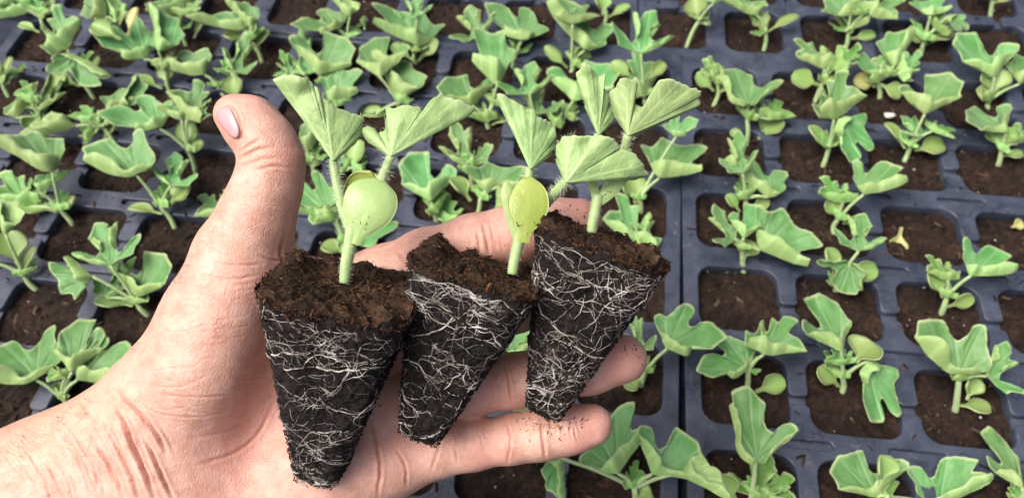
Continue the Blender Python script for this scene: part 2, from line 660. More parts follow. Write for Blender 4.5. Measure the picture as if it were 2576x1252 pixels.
PAL_SOIL = [(0.012, 0.008, 0.005), (0.03, 0.018, 0.012), (0.008, 0.006, 0.005), (0.035, 0.02, 0.013), (0.055, 0.033, 0.021), (0.045, 0.021, 0.012), (0.015, 0.011, 0.009), (0.012, 0.009, 0.008), (0.09, 0.062, 0.04)]


def make_tray(origin, th, label, soil_rows, crumbs, seed, cols_from=0, cols_to=NC):
    t = empty('seedling_tray', (origin[0] * P, origin[1] * P, origin[2] * P), label, 'seed tray', 'black plug trays standing side by side')
    t.rotation_euler = (0, 0, th)
    r = np.random.default_rng(seed)
    for nm, me in (('tray_deck', deck_me), ('skirt', sk_me)):
        o = bpy.data.objects.new(nm, me)
        col.objects.link(o)
        o.parent = t
    for (c, k) in slots:
        if cols_from <= c <= cols_to:
            o = bpy.data.objects.new('slot_floor', slot_me)
            col.objects.link(o)
            o.parent = t
            o.location = (c * P, k * P, 0)
    for k in soil_rows:
        for c in range(max(1, cols_from), min(NC, cols_to + 1)):
            o = bpy.data.objects.new('rib_saddle', low_me)
            col.objects.link(o)
            o.parent = t
            o.location = (c * P, (gaps[k][0] + gaps[k][1]) / 2 * P, 0)
    pos = []
    for k in soil_rows:
        for c in range(cols_from, cols_to):
            o = bpy.data.objects.new('soil', SOIL[r.integers(0, 8)])
            col.objects.link(o)
            o.parent = t
            o.location = ((c + 0.5) * P, -(k + 0.5) * P, float(r.normal() * 0.0004))
            o.rotation_euler = (0, 0, math.pi * int(r.integers(0, 2)))
            if crumbs:
                q = (r.random((crumbs, 2)) - .5) * np.array([0.9, 0.78]) * P
                pos.append(np.c_[q + np.array([(c + .5) * P, -(k + .5) * P]), np.full(crumbs, -0.0063)])
    if pos:
        pos = np.concatenate(pos)
        pos[:, 2] += r.normal(size=len(pos)) * 0.0006
        # peat spilled on the ribs
        q = np.c_[r.random(2600) * NC, -r.random(2600) * NR]
        fy = np.abs(q[:, 1] - np.round(q[:, 1]))
        q = q[(fy < 0.11) & (np.abs(q[:, 0] - np.round(q[:, 0])) > .3) | (fy > .1) & (np.abs(q[:, 0] - np.round(q[:, 0])) < .07) & (fy < .35)]
        pos = np.vstack([pos, np.c_[q * P, np.full(len(q), 0.0002)]])
        V, Fa, C = chip_bag(pos, np.tile([0, 0, 1.0], (len(pos), 1)), (0.0010, 0.0070), PAL_SOIL, seed + 5)
        o = mesh('bark_crumbs', V, clean_quads(Fa), M_CHIP, t, smooth=False, attr={'tint': C})
        o['kind'] = 'stuff'
        # sand grains and perlite specks scattered over the soil and the plastic
        m = 260
        q = np.c_[r.random(m) * NC * P, -r.random(m) * NR * P]
        zz = np.full(m, -0.0052)
        bag = Bag()
        for k in range(m):
            s = 0.0003 + 0.0006 * r.random() ** 3
            V = np.array([(1, 0, 0), (-1, 0.2, 0), (0, 1, .1), (0.1, -1, 0), (0, 0, .8), (0, 0.1, -.8)]) * s + np.array([*q[k], zz[k]])
            bag.add(V, [[0, 2, 4], [2, 1, 4], [1, 3, 4], [3, 0, 4], [2, 0, 5], [1, 2, 5], [3, 1, 5], [0, 3, 5]])
        V, Fa, _ = bag.arrays()
        o = mesh('pale_grit', V, Fa, M_STONE, t, smooth=False)
        o['kind'] = 'stuff'
    return t


R_TRAY = make_tray((0.075, 0.06, 0), 0.0, 'dark grey plug tray at right, its near left cells beyond the ring finger', range(6), 130, 21)
L_TRAY = make_tray((-9 + 0.00, 0.06 + 9 * 0.02, 0), -0.02, 'dark grey plug tray lying under the hand, filling the left half', range(6), 130, 22)
# the trays behind are turned a quarter: their slots run away from the viewer
def turned(origin_right_front, th, label, seed, ncols):
    # quarter turn: local -y becomes world -x, local x becomes world +y
    return make_tray(origin_right_front, math.pi / 2 + th, label, range(6), 60, seed, 0, ncols)


B2 = turned((-3.5, 0.245, 0), 0.0, 'turned plug tray behind the middle, edge meeting the tray under the hand', 31, 5)
B3 = turned((2.63, 0.255, 0), -0.012, 'turned plug tray in the back right corner with one bluish speck', 32, 5)
B1 = turned((-9.72, 0.36, 0.03), -0.03, 'turned plug tray in the back left corner behind the thumb side', 33, 5)

# ------------------------------------------------------------------ leaves
def smooth(a, b, x):
    t = np.clip((x - a) / (b - a), 0, 1)
    return t * t * (3 - 2 * t)


def thicken(V, nT, nS, data, t, upside=False):
    """sheet (nS x nT grid) -> thin solid with its own underside"""
    V = V.reshape(nS, nT, 3)
    du = np.gradient(V, axis=1)
    ds = np.gradient(V, axis=0)
    nr = np.cross(ds, du)
    nr[0] = nr[1:3].mean((0, 1))
    nr /= np.linalg.norm(nr, axis=-1)[..., None] + 1e-12
    taper = np.ones((nS, 1, 1))
    taper[-1] = 0.45
    top = V + nr * (t * .5) * taper
    bot = V - nr * (t * .5) * taper
    i, j = np.meshgrid(np.arange(nS - 1), np.arange(nT - 1), indexing='ij')
    Ft = np.stack([i * nT + j, (i + 1) * nT + j, (i + 1) * nT + j + 1, i * nT + j + 1], -1).reshape(-1, 4)
    o = nS * nT
    Fb = Ft[:, ::-1] + o
    jj = np.arange(nT - 1)
    e = (nS - 1) * nT
    Fr = np.stack([e + jj, o + e + jj, o + e + jj + 1, e + jj + 1], -1)
    VV = np.vstack([top.reshape(-1, 3), bot.reshape(-1, 3)])
    d2 = data.copy()
    if upside:
        data = data.copy()
        data[:, 2], d2[:, 2] = 1, 0
    else:
        d2[:, 2] = 1
    return VV, np.vstack([Ft, Fb, Fr]), np.vstack([data, d2])


# leaf shapes: stalk end, tip, outline from the stalk round and back, then rolled-up edges as (lower line, free edge) pairs
TEMPL = {
    'wavy': ((1678, 877), (1745, 765), [(1678, 877), (1666, 861), (1665, 841), (1650, 815), (1646, 799), (1661, 790), (1685, 800), (1705, 787), (1721, 774), (1745, 765), (1765, 777), (1763, 794),
             (1745, 810), (1741, 824), (1755, 829), (1778, 817), (1805, 817), (1821, 837), (1836, 861), (1815, 871), (1791, 887), (1775, 881), (1745, 873), (1740, 884), (1731, 897), (1718, 896), (1701, 887), (1678, 877)],
             [([(1665, 838), (1666, 861), (1678, 877), (1701, 887), (1718, 896), (1731, 897), (1741, 880)], [(1665, 836), (1676, 846), (1690, 855), (1703, 867), (1712, 874), (1726, 877), (1741, 874)])]),
    'upright': ((370, 1060), (380, 715), [(370, 1062), (340, 1085), (285, 1050), (268, 1010), (275, 960), (275, 900), (262, 815), (290, 800), (287, 745), (330, 728), (380, 715), (405, 740), (430, 775), (460, 800), (445, 840), (435, 890),
             (440, 920), (470, 940), (510, 905), (550, 890), (575, 900), (580, 925), (540, 965), (490, 995), (440, 1040), (400, 1080), (370, 1062)],
             [([(262, 815), (275, 900), (275, 960), (268, 1010), (285, 1050), (340, 1085), (368, 1066)], [(264, 812), (296, 830), (302, 900), (284, 985), (305, 1020), (345, 1050), (370, 1058)]),
              ([(400, 1080), (440, 1040), (490, 995), (540, 965), (580, 925)], [(402, 1070), (440, 1018), (488, 970), (535, 945), (578, 922)])]),
    'twolobe': ((1530, 830), (1690, 545), [(1530, 830), (1505, 770), (1500, 660), (1545, 620), (1555, 540), (1580, 495), (1615, 495), (1650, 530), (1640, 580), (1630, 630), (1665, 638), (1710, 600), (1760, 565), (1805, 550), (1860, 575),
             (1900, 620), (1930, 660), (1880, 690), (1840, 710), (1880, 740), (1895, 795), (1850, 815), (1780, 825), (1690, 830), (1600, 828), (1530, 830)],
             [([(1503, 745), (1530, 830), (1600, 828), (1690, 830), (1780, 825), (1850, 815), (1893, 790)], [(1502, 742), (1545, 748), (1600, 740), (1650, 760), (1700, 750), (1800, 728), (1884, 745)])]),
    'scoop': ((1545, 566), (1420, 330), [(1545, 566), (1480, 575), (1420, 560), (1350, 535), (1300, 522), (1190, 502), (1140, 478), (1145, 455), (1190, 420), (1240, 400), (1290, 370), (1310, 330), (1370, 325), (1410, 350), (1470, 332), (1535, 325),
             (1550, 370), (1580, 400), (1570, 450), (1555, 520), (1545, 566)],
             [([(1140, 470), (1190, 502), (1300, 522), (1350, 535), (1420, 560), (1480, 575), (1545, 566), (1565, 480)], [(1141, 466), (1200, 440), (1270, 425), (1325, 452), (1362, 482), (1420, 474), (1480, 490), (1570, 440)])]),
    'leaning': ((1035, 1326), (880, 960), [(1035, 1326), (990, 1340), (900, 1320), (820, 1290), (760, 1251), (700, 1215), (665, 1190), (670, 1150), (640, 1110), (620, 1075), (680, 1025), (750, 990), (790, 1020), (840, 1070), (905, 1105),
             (920, 1040), (910, 960), (960, 930), (990, 980), (1030, 1050), (1070, 1110), (1120, 1170), (1145, 1220), (1140, 1252), (1100, 1290), (1035, 1326)],
             [([(665, 1190), (700, 1215), (760, 1251), (820, 1290), (900, 1320), (990, 1340), (1035, 1326), (1100, 1290), (1140, 1252)], [(667, 1186), (705, 1164), (780, 1160), (850, 1190), (905, 1235), (945, 1290), (1000, 1294), (1050, 1262), (1138, 1248)])]),
    'fingers': ((830, 750), (680, 375), [(830, 750), (760, 745), (690, 735), (640, 710), (580, 690), (540, 670), (520, 650), (580, 635), (640, 655), (700, 680), (715, 640), (700, 580), (640, 545), (585, 525), (595, 490), (570, 375), (640, 375),
             (695, 395), (715, 440), (735, 450), (755, 400), (785, 390), (800, 440), (815, 560), (830, 620), (870, 655), (910, 640), (930, 580), (980, 540), (1020, 505), (1040, 550), (1010, 600), (995, 640), (1015, 680), (960, 690), (880, 720), (830, 750)],
             [([(530, 662), (580, 690), (640, 710), (690, 735), (760, 745), (830, 750)], [(532, 658), (600, 668), (660, 698), (720, 704), (780, 716), (828, 745)]),
              ([(585, 525), (640, 545), (700, 580), (715, 640)], [(586, 522), (640, 518), (700, 548), (722, 615)]),
              ([(785, 390), (800, 440), (815, 560), (830, 620)], [(782, 390), (764, 440), (772, 540), (800, 600)])]),
    'hollow': ((1320, 275), (1240, -138), [(1320, 275), (1290, 260), (1220, 210), (1150, 170), (1100, 145), (1105, 100), (1085, 40), (1065, -10), (1100, -70), (1130, -130), (1190, -130), (1280, -140), (1290, -40), (1295, 30), (1325, 85), (1355, 75), (1385, 20),
             (1415, -25), (1470, -5), (1500, 30), (1490, 80), (1440, 110), (1390, 180), (1350, 240), (1320, 275)],
             [([(1100, 140), (1150, 170), (1220, 210), (1290, 260), (1320, 275), (1350, 240), (1390, 180), (1440, 110), (1490, 80)], [(1101, 137), (1160, 133), (1220, 158), (1262, 174), (1298, 186), (1308, 142), (1350, 115), (1420, 80), (1488, 76)])]),
    'young': ((560, 285), (505, 60), [(560, 285), (500, 270), (440, 240), (360, 215), (400, 160), (460, 145), (440, 100), (415, 75), (450, 60), (500, 65), (515, 110), (545, 95), (565, 95), (555, 150), (575, 180), (605, 125), (625, 140), (625, 190), (650, 215),
             (700, 205), (665, 275), (620, 270), (560, 285)],
             [([(360, 215), (440, 240), (500, 270), (560, 285), (620, 270), (665, 275)], [(362, 211), (440, 203), (500, 214), (555, 226), (600, 205), (664, 236)]),
              ([(605, 125), (590, 170), (578, 190)], [(625, 135), (618, 175), (600, 205)])]),
    'triangle': ((1110, 95), (1230, -250), [(1110, 95), (1070, 40), (1060, 0), (1050, -60), (1020, -120), (1005, -165), (1040, -178), (1085, -160), (1130, -190), (1190, -265), (1230, -240), (1280, -200), (1330, -190), (1400, -195), (1450, -175), (1485, -140),
             (1460, -110), (1400, -70), (1350, -30), (1345, -15), (1380, 0), (1410, 30), (1400, 60), (1330, 75), (1240, 82), (1110, 95)],
             [([(1058, -10), (1070, 40), (1110, 95), (1240, 82), (1330, 75), (1400, 60)], [(1057, -14), (1100, -18), (1170, -20), (1250, -5), (1300, 8), (1398, 20)])]),
}
SETS = {'A': ['wavy', 'twolobe', 'upright', 'hollow', 'leaning'], 'B': ['leaning', 'twolobe', 'wavy', 'hollow'], 'C': ['fingers', 'fingers', 'hollow', 'young'],
        'D': ['scoop', 'triangle', 'wavy', 'scoop'], 'S': ['young', 'fingers', 'young']}


def densify(pts, n):
    p = np.array(pts, float)
    s = np.r_[0, np.cumsum(np.linalg.norm(np.diff(p, axis=0), axis=1))]
    t = np.linspace(0, s[-1], n)
    q = np.stack([np.interp(t, s, p[:, 0]), np.interp(t, s, p[:, 1])], -1)
    q[1:-1] = (q[:-2] + 2 * q[1:-1] + q[2:]) / 4
    return q


def place_leaf(kind, bu, bv, tu, tv, wpx, d, seed, mat, name, parent, tilt=None, thick=0.00030):
    """leaf whose stalk joins at (bu, bv) and whose tip is at (tu, tv), at depth d"""
    r = np.random.default_rng(seed + 77)
    tn = kind if kind in TEMPL else SETS[kind][r.integers(0, len(SETS[kind]))]
    flip = -1.0 if (kind not in TEMPL and (r.random() < 0.5)) else 1.0
    if tilt is None:
        tilt = 0.55 + 0.15 * r.normal()
    tb, tt, outl, lips = TEMPL[tn]
    tb, tt = np.array(tb, float), np.array(tt, float)
    ey = tt - tb
    LT = np.linalg.norm(ey)
    ey /= LT
    ex = np.array([-ey[1], ey[0]])
    o = np.array(outl, float) - tb
    ox = o @ ex
    WT = ox.max() - ox.min()
    dirp = np.array([tu - bu, tv - bv], float)
    L2 = np.linalg.norm(dirp)
    dirp /= L2
    per = np.array([-dirp[1], dirp[0]])
    kx, ky = wpx / WT, L2 / (o @ ey).max()
    shear = r.normal() * 0.10 if kind not in TEMPL else 0.0

    def tomap(p):
        q = np.asarray(p, float) - tb
        x, y = q @ ex * flip, q @ ey
        return np.stack([x * kx + shear * y * ky, y * ky], -1)       # leaf plane, picture units
    nT = 110
    Q = densify(tomap(outl), nT)
    # small irregular teeth
    sl_ = np.r_[0, np.cumsum(np.linalg.norm(np.diff(Q, axis=0), axis=1))]
    tg = np.gradient(Q, axis=0)
    nn = np.stack([-tg[:, 1], tg[:, 0]], -1)
    nn /= np.linalg.norm(nn, axis=1)[:, None] + 1e-9
    ph = r.random() * 6
    size = max(wpx, L2)
    amp = (0.010 if kind not in ('S', 'young') else 0.022) * size
    tk = sl_ / (size * 0.105) + 0.5 * np.sin(sl_ / (size * .2) + ph) + ph
    sw = tk % 1
    Q = Q + nn * (amp * (np.minimum(sw / .7, (1 - sw) / .3) - .5) * np.abs(np.sin(sl_ / (size * .33) + ph)))[:, None] * smooth(0, .12 * size, sl_)[:, None] * smooth(sl_[-1], sl_[-1] - .12 * size, sl_)[:, None]
    SS = np.array([0, .1, .22, .35, .48, .6, .7, .79, .87, .93, .97, 1.0])
    nS = len(SS)
    c0 = np.array([0, 0.02 * L2])
    grid = c0 + (Q - c0)[None] * SS[:, None, None]
    s = d / F
    Nn = unit(-FWD * math.cos(tilt) + UPS * math.sin(tilt) + RIGHT * r.normal() * 0.12)
    base = U(bu, bv, d)
    cup, tipz = 0.16 + 0.14 * r.random(), 0.10 * r.normal()
    off = r.random() * 50

    def zprof(g):
        x, y = g[..., 0] / size, g[..., 1] / size
        return size * (cup * (x * 2) ** 2 * 0.5 + tipz * y * y + 0.035 * fbm(np.stack([x * 4 + off, y * 4, 0 * x], -1), 2))

    def to3(g, z):
        px = g[..., 0:1] * per + g[..., 1:2] * dirp
        D = (px[..., 0:1] * RIGHT + px[..., 1:2] * DOWN) * s
        b_ = -(D @ Nn) / (FWD @ Nn)
        up = unit(-FWD + 0.25 * UPS)
        return base + D + b_[..., None] * FWD + (z * s)[..., None] * up
    ruf = size * 0.020 * (np.sin(sl_ / size * 9 + ph) + .6 * np.sin(sl_ / size * 17 + 2 * ph))
    z = zprof(grid) + smooth(.55, 1, SS)[:, None] * (ruf + 0.03 * size)[None]
    vd = np.zeros(grid.shape[:2])
    for an in (0.0, 0.5, -0.5, 1.0, -1.0):
        e = np.array([math.sin(an), math.cos(an)])
        al = grid @ e
        pe = np.abs(grid[..., 0] * e[1] - grid[..., 1] * e[0])
        vd = np.maximum(vd, np.exp(-(pe / (0.016 * size)) ** 2) * (al > 0))
        for q in (.3, .5, .7):
            for sg in (-1, 1):
                e2 = np.array([math.sin(an + sg * .8), math.cos(an + sg * .8)])
                rel = grid - e * q * size * .7
                al = rel @ e2
                pe = np.abs(rel[..., 0] * e2[1] - rel[..., 1] * e2[0])
                vd = np.maximum(vd, .5 * np.exp(-(pe / (.011 * size)) ** 2) * ((al > 0) & (al < .25 * size)))
    z = z - 0.012 * size * vd
    m = np.broadcast_to(smooth(.945, .99, SS)[:, None], vd.shape)
    data = np.stack([m, vd, np.zeros_like(vd)], -1).reshape(-1, 3)
    P3 = to3(grid, z)
    orient = np.cross(P3[6, 30] - P3[3, 30], P3[6, 32] - P3[6, 30]) @ FWD
    faces_us = orient < 0
    V, Fq, dt = thicken(P3.reshape(-1, 3), nT, nS, data, thick, not faces_us)
    Vs, Fs, Ds, nV = [V], [Fq], [dt], len(V)
    for (lo_, ed_) in lips:
        m_ = 34
        a, b2 = densify(tomap(lo_), m_), densify(tomap(ed_), m_)
        K = np.array([0, .12, .28, .45, .62, .78, .9, .965, 1.0])
        # the edge wanders a little
        wv = size * 0.012 * np.sin(np.arange(m_) * .55 + ph)
        b2 = b2 + (np.linspace(0, 1, m_) * np.linspace(1, 0, m_) * 4)[:, None] * np.array([0, 1.0]) * wv[:, None]
        g = a[None] * (1 - K[:, None, None]) + b2[None] * K[:, None, None]
        hgt = np.linalg.norm(a - b2, axis=1)
        lift = np.sin(K * math.pi * .55)[:, None] * (0.75 * hgt + 0.012 * size)[None]
        za = zprof(a) + 0.03 * size
        zz = za[None] + lift + 0.02 * size * K[:, None] * np.sin(np.arange(m_) * .4 + ph)[None]
        Pl = to3(g, zz)
        mm = np.broadcast_to(smooth(.9, .975, K)[:, None], zz.shape)
        vv = np.broadcast_to(0.35 * (np.abs(np.sin(np.arange(m_) * .37 + ph)) > .93)[None], zz.shape)
        dl = np.stack([mm, vv, np.zeros_like(zz)], -1).reshape(-1, 3)
        orient = np.cross(Pl[5, 15] - Pl[2, 15], Pl[5, 17] - Pl[5, 15]) @ FWD
        V, Fq, dt = thicken(Pl.reshape(-1, 3), m_, len(K), dl, thick, orient < 0)
        Vs.append(V)
        Fs.append(Fq + nV)
        Ds.append(dt)
        nV += len(V)
    return mesh(name, local(parent, np.vstack(Vs)), np.vstack(Fs), mat, parent, attr={'leafdata': np.vstack(Ds)})


def place_cot(bu, bv, tu, tv, wpx, d, seed, parent, mat=None, dtip=0.0, name='cotyledon'):
    """smooth paddle-shaped seed leaf"""
    r = np.random.default_rng(seed)
    A, B = U(bu, bv, d), U(tu, tv, d + dtip)
    L = np.linalg.norm(B - A)
    Y = (B - A) / L
    tl = 0.5 + 0.3 * r.normal()
    Nn = unit(-FWD * math.cos(tl) + UPS * math.sin(tl) + RIGHT * r.normal() * 0.3)
    X = unit(np.cross(Y, Nn))
    Z = np.cross(X, Y)
    fs = math.sqrt(max(0.3, 1 - (X @ FWD) ** 2))
    W = wpx * d / F / fs
    nS, nT = 15, 13
    t = np.linspace(0, 1, nS)[:, None]
    u = np.linspace(-1, 1, nT)[None]
    wv = np.where(t < 0.25, 0.13 + 0.0 * t, 0) + 0
    prof = np.sqrt(np.clip(1 - ((t - 0.58) / 0.42) ** 2, 0, 1)) * (t > 0.25) * 0.5
    neck = 0.07 + 0.0 * t
    prof = np.maximum(np.maximum(prof * smooth(0.12, 0.5, t), neck * (t < 0.6)), 0.004)
    bend = 0.18 + 0.15 * r.random()
    cup = 0.25 + 0.35 * r.random()
    x = u * prof * W
    y = t * L * np.ones_like(u)
    z = (-bend * L * 0.7 * (t - .5) ** 2) * np.ones_like(u) + cup * W * 0.5 * (u ** 2) * prof * 2 - bend * 0.1 * L
    z = z - z[0:1, nT // 2:nT // 2 + 1]
    pts = A + x[..., None] * X + y[..., None] * Y + z[..., None] * Z
    mg = np.maximum(smooth(0.8, 1.0, np.abs(u)) * np.ones_like(t), 0) * 0.6
    ve = np.exp(-(u * prof * 2 / 0.06) ** 2) * np.ones_like(t) * 0.5
    data = np.stack([mg, ve, np.zeros_like(mg)], -1).reshape(-1, 3)
    VV, Fq, dd = thicken(pts.reshape(-1, 3), nT, nS, data, 0.0011, True)
    # close the two long sides
    o = nS * nT
    ii = np.arange(nS - 1)
    F1 = np.stack([ii * nT, ii * nT + o, (ii + 1) * nT + o, (ii + 1) * nT], -1)[:, ::-1]
    F2 = np.stack([ii * nT + nT - 1, ii * nT + nT - 1 + o, (ii + 1) * nT + nT - 1 + o, (ii + 1) * nT + nT - 1], -1)
    return mesh(name, local(parent, VV), np.vstack([Fq, F1, F2]), mat or M_BGCOT, parent, attr={'leafdata': dd})


AWAY = unit(np.array([FWD[0], FWD[1], 0]))
LEAN = unit(np.array([0, 0, 1.0]) + 0.5 * AWAY)


def plant_depth(bu, bv, u, v):
    """depth of picture point (u, v) on the slightly leaning plane through a plant's foot"""
    B = G(bu, bv, -0.0068)
    n = unit(np.cross(RIGHT, LEAN))
    D = ray(u, v)
    return ((B - CAM) @ n) / (D @ n)


